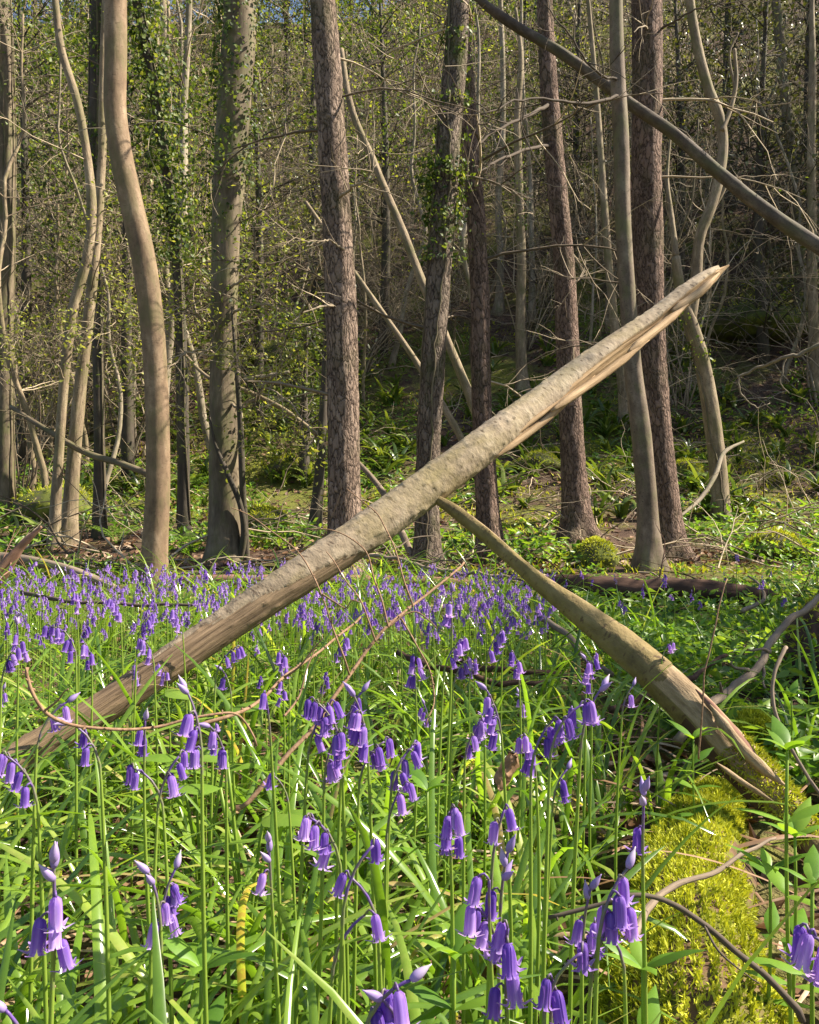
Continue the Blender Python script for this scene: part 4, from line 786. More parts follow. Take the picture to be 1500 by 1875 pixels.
def bluebell_at(px, py, d, nb, nod, nbud, side, label, group=None, sc=1.0):
    if d < .5: sc = 1.1
    x = (px - CX) / FPX * d; z = CAMZ - (py - CY) / FPX * d; z0 = float(H(x, d)) - .005
    mb, bells, buds, p = bluebell_plan(z - z0, nb + (1 if nb >= 3 else 0), nod, nbud, side, .01 + .03 * rng.random())
    top = p[np.argmax(p[:, 2])]
    root = thing('bluebell', label, 'flower', (x - top[0], d - top[1], z0), group=group)
    mb.build('stem', M['stem'], root)
    for (e, a, tl, kd) in bells:
        o = link('bell', BELLM[kd], root); o.matrix_local = bell_matrix(e, a, tl, sc * (.84 + .24 * rng.random()))
    for (e, a, tl, dd) in buds:
        o = link('bud', BUDM, root); o.matrix_local = bud_matrix(e, a, tl, dd)
    return root
pi = math.pi
BB = [  # x, y of the stem's top, distance, bells, nod, buds, side, label
 (98, 1578, .42, 3, .15, 3, 4.7, 'large bluebell with three open bells under pale buds at the lower left'),
 (272, 1598, .54, 2, .5, 2, 3.6, 'shaded dark bluebell low at left, right of the three-belled one'),
 (12, 1385, .60, 4, 1.2, 0, 3.5, 'bluebell hanging at the very left edge below the broken trunk foot'),
 (118, 1320, .64, 2, 1.5, 2, 3.3, 'bluebell nodding left in front of the dark foot of the trunk'),
 (124, 1285, .70, 2, 1.4, 1, .3, 'bluebell nodding right against the broken trunk at far left'),
 (340, 1262, .62, 5, .7, 2, 3.0, 'full bluebell with an upright pale bud touching the looping twig'),
 (328, 1385, .66, 3, .9, 0, 0.2, 'bluebell with paired bells directly below the full one by the looping twig'),
 (384, 1330, .74, 3, 1.0, 1, 3.9, 'lilac bluebell drooping just right of the looping twig bluebells'),
 (266, 1318, .70, 2, .3, 1, 5.0, 'slim bluebell with a tall pale bud left of the full one'),
 (246, 1408, .70, 2, 1.5, 0, 3.2, 'bluebell bending left below the looping twig'),
 (486, 1272, .74, 1, .6, 0, 4.6, 'single pale narrow bell on a straight stem left of the central cluster'),
 (578, 1285, .68, 3, 1.2, 0, 3.3, 'bluebell at the left side of the central cluster'),
 (604, 1290, .69, 4, .9, 0, .1, 'bluebell in the middle of the central cluster, upper row'),
 (645, 1268, .70, 5, .6, 2, 3.2, 'tall bluebell at the top of the central cluster with pale buds'),
 (664, 1266, .75, 5, .9, 1, 0.3, 'deep violet bluebell at the right side of the central cluster'),
 (620, 1342, .66, 5, .8, 0, 5.8, 'bluebell hanging lowest in the central cluster'),
 (568, 1498, .55, 4, 1.3, 0, 3.5, 'bluebell leaning left below the central cluster'),
 (684, 1548, .50, 1, 1.2, 0, 0.4, 'single wide dark bell in shade below the centre'),
 (640, 1606, .52, 1, 1.2, 0, 3.2, 'single small dark bell left of the wide shaded bell'),
 (668, 1676, .50, 1, 1.3, 0, 0.2, 'single dark bell low below the wide shaded bell'),
 (704, 1358, .72, 3, 1.4, 0, .2, 'bluebell curving right beside the long-belled central one'),
 (757, 1366, .70, 5, 1.3, 0, .6, 'bluebell with long closed bells hanging round its tip, right of centre'),
 (738, 1440, .68, 2, .9, 0, .3, 'bluebell hanging under the long-belled one right of centre'),
 (826, 1482, .58, 5, .9, 0, 4.8, 'compact skirt-like bluebell below the right centre'),
 (890, 1262, .75, 6, .7, 1, 3.4, 'dense lilac bluebell standing between the centre and the propping branch'),
 (882, 1320, .78, 4, 1.0, 0, .2, 'bluebell low in front of the dense lilac one'),
 (958, 1350, .76, 5, 1.1, 0, 4.0, 'bluebell beside a curled brown leaf, right of centre'),
 (924, 1482, .54, 2, .5, 0, .2, 'bluebell above the purple-budded stem at lower right centre'),
 (930, 1560, .50, 1, .3, 4, 5.5, 'bluebell with a spray of dull purple buds at its tip'),
 (896, 1612, .49, 1, .5, 0, 4.7, 'single pale lilac bell on a thick stem at lower right centre'),
 (868, 1655, .50, 3, 1.1, 0, 3.4, 'dark bluebell left of the single pale lilac bell'),
 (930, 1700, .45, 5, .4, 0, 5.0, 'bluebell with curled tips stacked in two tiers near the bottom'),
 (752, 1795, .40, 4, 1.6, 1, .1, 'large dark bluebell arching over at the bottom edge, centre'),
 (1012, 1320, .66, 3, 1.2, 0, .4, 'bluebell left of the tall straight stem at right'),
 (1068, 1290, .64, 3, 1.5, 0, .2, 'bluebell with wide open bells arching right, left of the propping branch'),
 (1104, 1258, .66, 1, .9, 2, .2, 'tall straight bluebell with one pale bell by the propping branch'),
 (1082, 1628, .55, 2, .4, 2, 5.2, 'small bluebell with purple tip in front of the dark knotty twig'),
 (1090, 1690, .52, 2, 1.4, 0, 3.2, 'bluebell holding one bell sideways near the bottom right'),
 (1150, 1590, .46, 4, 1.1, 1, .4, 'deep blue shaded bluebell left of the mossy log'),
 (1142, 1668, .46, 1, 1.2, 0, .2, 'single dark bell under the deep blue shaded bluebell'),
 (1066, 1745, .44, 1, 1.5, 0, .2, 'single slim bell low between the log and the bottom centre'),
 (1012, 1796, .44, 2, .6, 0, 4.6, 'closed pointed bluebell at the bottom right of centre'),
 (1484, 1712, .38, 4, 1.4, 0, 3.3, 'large deep blue bluebell cut off by the right edge'),
 (1180, 1448, .55, 1, .1, 3, 4.9, 'narrow bluebell still mostly in bud beside the moss of the log'),
 (1040, 1408, .82, 2, 1.2, 1, .4, 'small bluebell on a bending stem above the strap leaves at right'),
 (826, 1078, 1.05, 4, .4, 2, 4.6, 'tallest bluebell, standing alone against the field right of centre'),
 (848, 1172, 1.05, 4, 1.3, 0, .2, 'pinkish-lilac bluebell at the side of the tallest stem'),
 (856, 1208, 1.1, 3, 1.2, 0, .3, 'small lilac bluebell under the pinkish one near the tallest stem'),
 (758, 1203, 1.05, 5, .7, 0, 4.7, 'compact violet bluebell among the thin twigs right of the larch branch'),
 (918, 1158, 1.1, 4, 1.2, 0, .3, 'bluebell right of the pinkish one, level with it'),
 (940, 1196, 1.15, 5, 1.0, 0, 4.2, 'bluebell above the dense lilac one, farther off'),
 (432, 1188, 1.05, 3, 1.5, 0, .2, 'three pale lilac bells in a row under the broken trunk'),
 (406, 1226, 1.1, 2, .9, 1, 3.8, 'pale bluebell just under the shadowed side of the trunk'),
 (94, 1148, 1.05, 7, 1.9, 0, 3.2, 'bluebell hooked over like a shepherd crook at left'),
 (30, 1140, 1.15, 3, .4, 2, 4.7, 'slim bluebell near the left edge above the trunk foot'),
 (26, 1190, 1.1, 3, .9, 0, .2, 'bluebell at the left edge below the slim one'),
 (158, 1182, 1.2, 4, 1.0, 0, 4.6, 'bluebell right of the hooked one, lower and darker'),
 (205, 1098, 1.5, 5, 1.0, 0, 4.2, 'upright bluebell on a long pale stem left of the bowing trunk foot'),
 (136, 1088, 1.6, 5, .9, 0, 4.9, 'bluebell behind the hooked one, a little to its right'),
 (274, 1128, 1.3, 6, 1.0, 0, .3, 'bluebell cluster directly in front of the bowing trunk foot'),
 (262, 1172, 1.25, 4, .9, 0, 3.6, 'bluebell touching the upper edge of the broken trunk at left'),
 (318, 1118, 1.5, 4, .8, 0, 3.6, 'bluebell right of the bowing trunk, close above the broken trunk'),
 (1072, 1206, 1.2, 4, .7, 1, 3.7, 'paired lilac bluebell stem left of the propping branch, farther back'),
 (1090, 1200, 1.25, 3, .9, 0, .2, 'right-hand of two close lilac stems by the propping branch'),
 (1228, 1178, 1.5, 2, 1.2, 0, .2, 'lone bluebell growing right of the propping branch'),
 (1160, 1255, 1.1, 1, 1.0, 1, .3, 'thin bluebell with one bell under the propping branch'),
 (516, 1196, 1.2, 4, .8, 0, 4.0, 'violet bluebell under the trunk left of the larch branch'),
 (630, 1170, 1.3, 4, .9, 0, .4, 'violet bluebell showing through the larch twigs'),
 (500, 1420, .85, 1, 1.1, 0, 3.4, 'faint single bell low among leaves left of the central cluster'),
 (492, 1540, .60, 1, .2, 3, 4.7, 'dull pink bluebell in bud at lower left of centre'),
 (322, 1590, .58, 3, .6, 1, .2, 'small lilac bluebell right of the shaded dark one at lower left'),
 (700, 1830, .40, 2, .9, 1, 3.6, 'small bluebell at the bottom edge left of the large arching one'),
 (10, 1850, .40, 1, .8, 1, 3.6, 'bluebell tip just showing in the bottom left corner'),
]
for a in BB: bluebell_at(*a)

def curled_leaf():
    o = P(932, 1412, .82); mb = MB(); u = np.linspace(-1, 1, 13); v = np.linspace(-1, 1, 9); U, Vv = np.meshgrid(u, v, indexing='ij')
    w = np.sqrt(np.clip(1 - U ** 2, 0, 1)) * (1 - .3 * U); ang = Vv * w * 1.5
    p = np.stack([.008 * np.sin(ang), U * .004 + .008 * (1 - np.cos(ang)), U * .019], -1) + .0012 * rng.normal(size=(13, 9, 3))
    i = (np.arange(12)[:, None] * 9 + np.arange(8)[None]).ravel(); mb.add(p.reshape(-1, 3), [np.stack([i, i + 1, i + 10, i + 9], -1)], 0, None, .8)
    ob = mb.build('dead_leaf', M['deadleaf']); ob.location = o; ob.rotation_euler = (.2, .5, .3); tag(ob, 'curled brown dead leaf caught on a stem right of centre', 'leaf')
curled_leaf()

# farther bluebells: too small to show parts, each one mesh, copied from a dozen kinds
PROTO = []
for k in range(12):
    nb = [4, 5, 6, 3, 7, 5, 8, 4, 6, 5, 2, 6][k]
    mb, bells, buds, p = bluebell_plan(.38, nb, [.5, 1.0, 1.3, .8, 1.6, .3, .9, 1.2, .6, 1.0, .4, 1.4][k], [1, 0, 0, 2, 0, 1, 0, 0, 1, 0, 2, 0][k], k * .9, .02)
    f = MB(); f.addmb(mb, None, 0)
    for (e, a, tl, kd) in bells: f.addmb(BELL[kd], bell_matrix(e, a, tl, .95), 1)
    for (e, a, tl, dd) in buds: f.addmb(BUD, bud_matrix(e, a, tl, dd), 2)
    PROTO.append((f, f.mesh('bluebell', [M['stem'], M['bell'], M['bud']])))
def in_bluebells(px): return (px < 1010) | (rng.random() < .13)
zones = [(-20, 330, 1.9, 3.3, 55, 'bluebell in the drift left of the bowing trunk foot', 'bluebells in the left drift'),
         (340, 700, 1.9, 3.4, 58, 'bluebell in the drift behind the middle of the broken trunk', 'bluebells behind the broken trunk'),
         (700, 1010, 1.8, 3.4, 64, 'bluebell in the drift in the gap between broken trunk and propping branch', 'bluebells between trunk and propping branch'),
         (1020, 1480, 1.9, 4.2, 16, 'small far bluebell among the green herbs right of the propping branch', 'bluebells among the herbs at right'),
         (0, 1000, 1.15, 1.8, 16, 'mid-distance bluebell with dark bells rising from the shaded leaves', 'bluebells in the shaded middle leaves')]
for (x0, x1, d0, d1, n, lab, grp) in zones:
    for k in range(n):
        d = d0 + (d1 - d0) * rng.random() ** .8; px = x0 + (x1 - x0) * (k + rng.random()) / n
        x = (px - CX) / FPX * d; o = link('bluebell', PROTO[k % 12][1])
        o.location = (x, d, float(H(x, d)) - .01); o.rotation_euler = (0, 0, rng.random() * 6.28); s = (.72 + .26 * rng.random()); o.scale = (s, s, s)
        tag(o, lab, 'flower', grp)
mb = MB()
for k in range(620):
    d = 2.2 + 2.0 * rng.random(); px = -60 + 1080 * rng.random(); x = (px - CX) / FPX * d
    s = .66 + .2 * rng.random()
    mb.addmb(PROTO[k % 12][0], Matrix.Translation((x, d, float(H(x, d)) - .01)) @ Matrix.Rotation(rng.random() * 6.28, 4, 'Z') @ Matrix.Scale(s, 4))
tag(mb.build('distant_bluebells', [M['stem'], M['bell'], M['bud']]), 'violet haze of far bluebells in front of the pinkish log', 'flowers', kind='stuff')

# ------------------------------------------------------------------ bluebell leaves and other ground cover
def on_log(x, y): return (np.abs(x - np.interp(y, [.6, .95, 1.28, 1.66], [.26, .315, .43, .60])) < .15) & (y < 1.75)
def leaf_field():
    mb = MB(); n = 1000
    y = .22 + 5.0 * rng.random(n) ** 1.25; hw = .60 * y + .25
    x = (rng.random(n) * 2 - 1) * hw
    left_of = x < np.interp(y, [.3, .9, 1.3, 2.0, 3.0, 5.2], [.5, .24, .33, .55, .70, 1.0]) + rng.normal(size=n) * .05
    ok = (left_of | (rng.random(n) < .10)) & ~((x > np.interp(y, [.3, .6, .9], [.14, .16, .20])) & (y < .9) & (rng.random(n) > .15)) & ~(on_log(x, y) & (rng.random(n) > .03)) & ((x**2 + (y + .05)**2) > .11); x, y = x[ok], y[ok]
    m = rng.integers(5, 10, len(x)); cx, cy = np.repeat(x, m), np.repeat(y, m); N = len(cx)
    near = np.clip(1.6 - cy * .25, .8, 1.4)
    b = np.stack([cx + rng.normal(size=N) * .014, cy + rng.normal(size=N) * .014, np.zeros(N)], -1); b[:, 2] = H(b[:, 0], b[:, 1]) - .01
    L = (.26 + .22 * rng.random(N)); w = (.0065 + .0060 * rng.random(N))
    el = .75 + .75 * rng.random(N); bend = .7 + 2.1 * rng.random(N)
    ribbons(mb, b, rng.random(N) * 6.283, L, w, el, bend, 9, 1.2, .35, rnd=np.clip(rng.normal(.48, .25, N), 0, 1))
    o = tag(mb.build('bluebell_leaves', M['blade']), 'glossy arching strap leaves of the bluebells covering the ground', 'leaves', kind='stuff')
leaf_field()

def litter():
    n = 9000; y = .3 + 7 * rng.random(n) ** 1.5; x = (rng.random(n) * 2 - 1) * (.65 * y + .9)
    p = np.stack([x, y, H(x, y) + .006 + .012 * rng.random(n)], -1); mb = MB()
    leaf_cards(mb, p, .022 + .03 * rng.random(n), np.tile([0, 0, 1.], (n, 1)), .45, aspect=.65, fold=.35)
    n = 7000; y = 7 + 14 * rng.random(n) ** 1.3; x = (rng.random(n) * 2 - 1) * (.55 * y)
    p = np.stack([x, y, H(x, y) + .01 + .02 * rng.random(n)], -1)
    leaf_cards(mb, p, .05 + .05 * rng.random(n), np.tile([0, -.4, 1.], (n, 1)), .4, aspect=.65, fold=.3)
    n = 420; y = .45 + 2.6 * rng.random(n); x = (rng.random(n) * 2 - 1) * (.5 * y + .1)
    ribbons(mb, np.stack([x, y, H(x, y) + .01 + .07 * rng.random(n)], -1), rng.random(n) * 6.28, .10 + .16 * rng.random(n), .004 + .006 * rng.random(n), .5 * rng.random(n), .8 * rng.random(n), 7, 1.5, .4, rnd=.55 + .45 * rng.random(n))
    tag(mb.build('leaf_litter', M['deadleaf']), 'curled brown dead leaves scattered over the ground', 'leaf litter', kind='stuff')
litter()

def ground_herbs():
    mb = MB(); n = 24000
    y = np.concatenate([5.2 + 12.5 * rng.random(n) ** 1.1, 1.5 + 4 * rng.random(9000)]); n2 = len(y)
    x = np.concatenate([(rng.random(n) * 2 - 1) * .56 * y[:n], np.zeros(9000)])
    x[n:] = np.interp(y[n:], [1.3, 2, 3, 5.5], [.75, .6, .72, 1.0]) + rng.random(9000) ** 1.4 * (.36 * y[n:] + .4)
    q = np.stack([x, y, x * 0], -1); k = snoise(q * .8, 91, 2) > np.where(y > 5.3, -.02, -.35); x, y = x[k], y[k]; n = len(x)
    h = .03 + .14 * rng.random(n) * np.where(y > 5.3, 1.2, .7)
    p = np.stack([x, y, H(x, y) + h], -1)
    leaf_cards(mb, p, (.03 + .035 * rng.random(n)) * np.where(y > 7, 1.9, 1), np.tile([0, -.2, 1.], (n, 1)), .6, aspect=.42)
    tag(mb.build('ground_herbs', M['herb']), 'low bright green herb leaves carpeting the bank in patches', 'ground cover', kind='stuff')
    mb = MB(); n = 26000; y = 6.5 + 11.5 * rng.random(n); x = (rng.random(n) * 2 - 1) * .56 * y
    k = snoise(np.stack([x, y, x * 0], -1) * .9, 95, 3) > .04; x, y = x[k], y[k]
    p = np.stack([x, y, H(x, y)], -1); moss_tufts(mb, p, np.tile([0, -.2, 1.], (len(x), 1)), .05)
    tag(mb.build('ground_moss', M['moss']), 'yellow-green moss growing in patches over the bank', 'moss', kind='stuff')
ground_herbs()

def ovate(mb, base, az, el, L, w, rnd, droop=.5, mat=0):
    n = len(base); ribs = MB(); K = 6; t = np.linspace(0, 1, K + 1)
    e = el[:, None] - droop * t[None]; d = np.stack([np.cos(e) * np.cos(az)[:, None], np.cos(e) * np.sin(az)[:, None], np.sin(e)], -1)
    p = base[:, None] + np.concatenate([np.zeros((n, 1, 3)), np.cumsum(d[:, :-1] * (L / K)[:, None, None], 1)], 1)
    sd = np.stack([-np.sin(az), np.cos(az), az * 0], -1)[:, None]
    prof = np.interp(t, [0, .12, .3, .5, .8, 1], [.08, .5, .95, 1, .45, .02])[None, :, None] * (w / 2)[:, None, None]
    up = np.cross(sd, d)
    V = np.stack([p + sd * prof + up * prof * .3, p, p - sd * prof + up * prof * .3], 2).reshape(-1, 3)
    k = (np.arange(K)[None] * 3 + (np.arange(n) * (K + 1) * 3)[:, None]).ravel()
    mb.add(V, [np.concatenate([np.stack([k, k+1, k+4, k+3], -1), np.stack([k+1, k+2, k+5, k+4], -1)])], mat, None, np.repeat(rnd, (K + 1) * 3))
def mercury_parts(h, npair, L):
    out = []
    sm = MB(); p = np.stack([.01 * np.sin(np.linspace(0, 2, 8)), np.zeros(8), np.linspace(0, h, 8)], -1); tube(sm, p, np.linspace(.0024, .0014, 8), 6, rnd=.2)
    lv = []
    for k in range(npair):
        z = h * (.45 + .55 * k / max(npair - 1, 1)); a = k * 1.57 + rng.random() * .5
        for s in (0, math.pi):
            m_ = MB(); el = .25 + .55 * k / npair + .2 * rng.random()
            l = L * (1.0 - .25 * abs(k - npair * .5) / npair)
            ovate(m_, np.array([[p[min(7, int(z / h * 7)), 0], 0, z]]), np.array([a + s]), np.array([el]), np.array([l]), np.array([l * .30]), np.array([rng.random()]), .7); lv.append(m_)
    for k in range(4):
        m_ = MB(); l = L * .62; ovate(m_, np.array([[p[-1, 0], 0, h]]), np.array([k * 1.57 + .6]), np.array([.75]), np.array([l]), np.array([l * .34]), np.array([.5 + .5 * rng.random()]), .9); lv.append(m_)
    return sm, lv
def mercury(px, py, d, label, npair=4, L=.065):
    x = (px - CX) / FPX * d; z0 = float(H(x, d)); h = max(CAMZ - (py - CY) / FPX * d - z0 - .015, .08)
    root = thing('herb_plant', label, 'plant', (x, d, z0), rng.random() * 6)
    sm, lv = mercury_parts(h, npair, L); sm.build('stem', M['stem'], root)
    for m_ in lv: m_.build('leaf', M['mercury'], root)
mercury(1462, 1345, .78, 'bright green pointed-leaf plant standing tallest at the right edge', 4, .055)
mercury(1438, 1500, .84, 'bright herb with upright leaves in front of the mossy thick branch end', 4, .06)
mercury(1392, 1560, .84, 'small green herb beside the mossy log, left of two at right', 3, .05)
mercury(1280, 1335, 1.35, 'sunlit young herb just behind the propping branch', 4, .06)
mercury(845, 1700, .60, 'toothed green herb rising among strap leaves at lower right centre', 5, .05)
mercury(1440, 1260, 1.6, 'slim herb in front of the stump at right', 4, .055)
mercury(1170, 1745, .56, 'low bright herb left of the moss at the bottom', 4, .05)
mercury(385, 1745, .66, 'lobed green herb low among leaves at lower left', 3, .06)
mercury(1498, 1580, .70, 'broad-leaved herb cut by the right edge beside the log', 3, .05)
mercury(780, 1420, 1.0, 'pale green herb hidden behind the central bluebells', 3, .06)
hp = []
for k in range(4):
    sm, lv = mercury_parts(.20, 4, .075); f = MB(); f.addmb(sm, None, 0)
    for m_ in lv: f.addmb(m_, None, 1)
    hp.append(f.mesh('herb_plant', [M['stem'], M['mercury']]))
for k in range(85):
    d = 3.0 + 3.0 * rng.random(); px = 1000 + 520 * rng.random()
    if k > 60: d = 1.9 + 1.3 * rng.random(); px = 1090 + 420 * rng.random()
    x = (px - CX) / FPX * d; o = link('herb_plant', hp[k % 4]); o.location = (x, d, float(H(x, d)) - .01); o.rotation_euler = (0, 0, rng.random() * 6.28); s = (.36 if 3.2 < d < 4.8 else .5) + .35 * rng.random(); o.scale = (s, s, s)
    tag(o, 'small bright green herb among many around the dark rotting log at right' if k <= 60 else 'small green herb among many in the gap behind the propping branch', 'plant', 'herbs round the dark log' if k <= 60 else 'herbs behind the propping branch')

# broad arrow-leaved plants
for (px, py, d, lab) in ((450, 1310, .98, 'broad arrow-shaped leaves low behind the looping twig'), (370, 1270, 1.1, 'wide smooth leaves in shade under the broken trunk')):
    x = (px - CX) / FPX * d; z0 = float(H(x, d)); root = thing('arum_plant', lab, 'plant', (x, d, z0)); h = CAMZ - (py - CY) / FPX * d - z0
    for k in range(4):
        a = k * 1.7 + rng.random(); L = .055 + .025 * rng.random(); m_ = MB(); o = np.array([math.cos(a) * .03, math.sin(a) * .03, h * (.6 + .4 * rng.random())])
        tube(m_, spline([np.zeros(3), o * [.4, .4, .6], o], 8), .002, 6, mat=1, rnd=.2)
        ovate(m_, o[None], np.array([a]), np.array([.45]), np.array([L]), np.array([L * .62]), np.array([.55 + .3 * rng.random()]), .9)
        m_.build('leaf', [M['herb'], M['stem']], root)

# ferns
def strap_fern(n=11, L=.42, mat='fern'):
    m_ = MB(); k = rng.random(n)
    ribbons(m_, rng.normal(size=(n, 3)) * [.02, .02, 0], rng.random(n) * 6.28, L * (.6 + .5 * k), .04 + .016 * rng.random(n), .9 + .5 * rng.random(n), 1.0 + 1.2 * rng.random(n), 8, .6, .25, tip=.8); return m_
sf = [strap_fern().mesh('strap_fern', M['fern']) for k in range(5)]
fz = [(430, 1000, 620, 900, 90, 'glossy strap-leaved fern on the sunny bank behind the central pines', 'ferns on the sunny bank'),
      (900, 1500, 640, 960, 100, 'dark glossy strap-leaved fern on the right-hand bank', 'ferns on the right bank'),
      (20, 420, 760, 1000, 30, 'strap-leaved fern on the bank behind the left saplings', 'ferns behind the left saplings')]
for (x0, x1, y0, y1, n, lab, grp) in fz:
    for k in range(n):
        px, py = x0 + (x1 - x0) * rng.random(), y0 + (y1 - y0) * rng.random() ** .7; g = G(px, py, 3)
        if g[1] > 22: continue
        o = link('strap_fern', sf[k % 5]); o.location = g; o.rotation_euler = (.2, 0, rng.random() * 6.28); s = .75 + .6 * rng.random(); o.scale = (s, s, s); tag(o, lab, 'fern', grp)
def feather_fern(label, px, py, sc):
    g = G(px, py, 3); root = thing('feathery_fern', label, 'fern', g, rng.random() * 6, sc=sc)
    for k in range(8):
        m_ = MB(); a = k * .785 + rng.random() * .3; K = 16; t = np.linspace(0, 1, K); e = 1.15 - 1.3 * t
        d = np.stack([np.cos(e) * math.cos(a), np.cos(e) * math.sin(a), np.sin(e)], -1); p = np.cumsum(d * .55 / K, 0); sd = np.array([-math.sin(a), math.cos(a), 0])
        tube(m_, p, np.linspace(.004, .001, K), 5, rnd=.9)
        w = .11 * np.sin(np.clip(t * 1.05 + .1, 0, 1) * math.pi) ** .8
        for s in (-1, 1):
            ovate(m_, p, np.arctan2(s * sd[1] + d[:, 1] * .5, s * sd[0] + d[:, 0] * .5), e * .2 - .1, np.maximum(w, .004), np.full(K, .024), np.clip(rng.normal(.6, .2, K), 0, 1), .4)
        m_.build('frond', M['herb'], root)
for a in (('feathery pale fern right of the bowing trunk', 350, 1015, .9), ('feathery fern left of the olive trunk in sun', 345, 905, 1.0), ('feathery fern between tall pine and olive trunk', 505, 1000, .7), ('feathery fern left of the bowing trunk foot', 215, 1000, .8), ('large feathery fern beneath the crooked tan tree', 1270, 985, .7), ('feathery fern catching sun by the mossy pole', 690, 830, .9)):
    feather_fern(*a)

# ------------------------------------------------------------------ the wooded hillside: shrubs, poles and evergreens, each a thing
def shrub_proto(name, nst, hh, leafn, stem_m, leaf_m, spread=.5, depth=2):
    root = thing(name, 'x', 'shrub', (0, 0, -50)); st = MB(); ends = []
    for k in range(nst):
        a = rng.random() * 6.28; b = rng.random() * spread
        ends += grow_twigs(st, [math.cos(a) * .12, math.sin(a) * .12, -.05], [math.cos(a) * b, math.sin(a) * b, 1], hh * (.5 + .6 * rng.random()), .013 + .014 * rng.random(), depth, 5, .12, .30)
    st.build('stems', M[stem_m], root); e = np.array(ends)
    if leafn:
        i = rng.integers(0, len(e), leafn); pos = e[i] + rng.normal(size=(leafn, 3)) * .12; lf = MB()
        leaf_cards(lf, pos, .035 + .035 * rng.random(leafn), np.tile([0, -.2, 1.], (leafn, 1)), .7, aspect=.7); lf.build('foliage', M[leaf_m], root)
    return root
SH = [shrub_proto('hazel_shrub', 9, 3.2, 1100, 'twig', 'young', .55), shrub_proto('hazel_shrub', 11, 4.2, 1300, 'twig', 'young', .45), shrub_proto('hazel_shrub', 8, 2.4, 1000, 'twig', 'young', .8),
      shrub_proto('bare_shrub', 10, 3.4, 0, 'twig', 'young', .6), shrub_proto('bare_shrub', 10, 3.0, 60, 'twig_dark', 'yew', .7), shrub_proto('bare_shrub', 12, 4.0, 60, 'twig', 'ivy', .5)]
used = set()
def place(protos, i, loc, rz, sc, label, group):
    p = protos[i]
    if i not in used_of(protos): used_of(protos).add(i); p.location = loc; p.rotation_euler = (0, 0, rz); p.scale = (sc,) * 3; p['label'] = label; p['group'] = group; return p
    return dup(p, loc, rz, sc, label, group)
_u = {}
def used_of(protos): return _u.setdefault(id(protos), set())
def scatter(protos, n, px0, px1, d0, d1, picks, label, group, s0=.7, s1=1.2):
    for k in range(n):
        d = d0 + (d1 - d0) * ((k + rng.random()) / n); px = px0 + (px1 - px0) * ((k * .618 + .3 * rng.random()) % 1.0); x = (px - CX) / FPX * d
        place(protos, picks[k % len(picks)], (x, d, float(H(x, d)) - .03), rng.random() * 6.28, s0 + (s1 - s0) * rng.random(), label, group)
scatter(SH, 7, -20, 300, 12.5, 15.5, [0, 1, 2, 0, 3], 'leafing shrub in the sunny tangle behind the left trunks', 'shrubs behind the left trunks', .55, .95)
scatter(SH, 18, -40, 700, 16.5, 28, [0, 1, 3, 5, 1], 'twiggy shrub higher on the left hillside', 'shrubs high on the left hillside')
scatter(SH, 10, 640, 1120, 16, 20, [3, 5, 1, 3, 4], 'bare twiggy shrub on the slope behind the central pines', 'shrubs behind the central pines', .5, .9)
scatter(SH, 16, 640, 1180, 19, 32, [3, 1, 5, 0, 4], 'twiggy shrub high on the slope behind the central pines', 'shrubs high behind the central pines')
scatter(SH, 20, 1150, 1560, 12.5, 27, [4, 3, 5, 4], 'bare shrub on the shaded right-hand slope', 'shrubs on the shaded right slope', .5, 1.0)

scatter(SH, 22, -60, 1560, 24, 44, [1, 3, 5, 0], 'far twiggy shrub near the top of the hillside', 'far shrubs on the hillside', 1.3, 2.0)

for (px, d, i, sc, lab) in ((30, 11.2, 1, .6, 'leafing spray in front of the saplings at left'),):
    x = (px - CX) / FPX * d; place(SH, i, (x, d, float(H(x, d)) - .03), rng.random() * 6, sc, lab, None)

def pole_proto(h, r, mat, lean):
    root = thing('sapling', 'x', 'tree', (0, 0, -50)); n = 28; t = np.linspace(0, 1, n)
    p = np.stack([lean * t ** 1.5 * h + .22 * np.sin(t * 6 + h * 3) + .35 * snoise(np.stack([t * 5, t * 0 + h, t * 0], -1), 7, 2), .15 * np.cos(t * 4), t * h - .1], -1); tr = MB()
    tube(tr, p, r * (1 - .7 * t) * (1 + .5 * np.exp(-t * 25)), 10, 1 + .08 * snoise(np.stack([p * 3] * 10, 1) + np.arange(10)[None, :, None] * .5, 3, 2)); tr.build('trunk', M[mat], root)
    cr = MB()
    for k in range(24):
        i = rng.integers(6, 27); a = rng.random() * 6.28
        grow_twigs(cr, p[i], [math.cos(a), math.sin(a), .5], .7 + rng.random() * 1.2, .010, 2, 4, .05, .3)
    cr.build('crown', M['twig'], root); return root
PO = [pole_proto(8, .055, 'tan', .03), pole_proto(9, .075, 'pale', -.05), pole_proto(7, .04, 'pale', .10), pole_proto(9, .09, 'tan', .0), pole_proto(8, .05, 'olive', -.10), pole_proto(6, .035, 'tan', .16)]
scatter(PO, 11, 20, 400, 10, 14.5, [0, 1, 2, 5, 3], 'pale sunlit sapling in the thicket left of the olive trunk', 'saplings in the left thicket', .7, 1.0)
scatter(PO, 7, 420, 760, 14, 19, [2, 0, 5, 1], 'thin sapling on the slope around the tall pine', 'saplings around the tall pine', .6, .95)
scatter(PO, 8, 780, 1150, 14, 21, [1, 2, 4, 0], 'thin sapling on the slope behind the central pines', 'saplings behind the central pines', .6, 1)
scatter(PO, 9, 1170, 1540, 12, 22, [4, 2, 0, 4], 'thin sapling on the dark right-hand slope', 'saplings on the dark slope', .6, 1)
scatter(PO, 26, -100, 1600, 21, 46, [3, 1, 0, 4, 3, 2], 'far tree trunk high on the wooded hillside', 'far trees on the hillside', 1.0, 1.6)

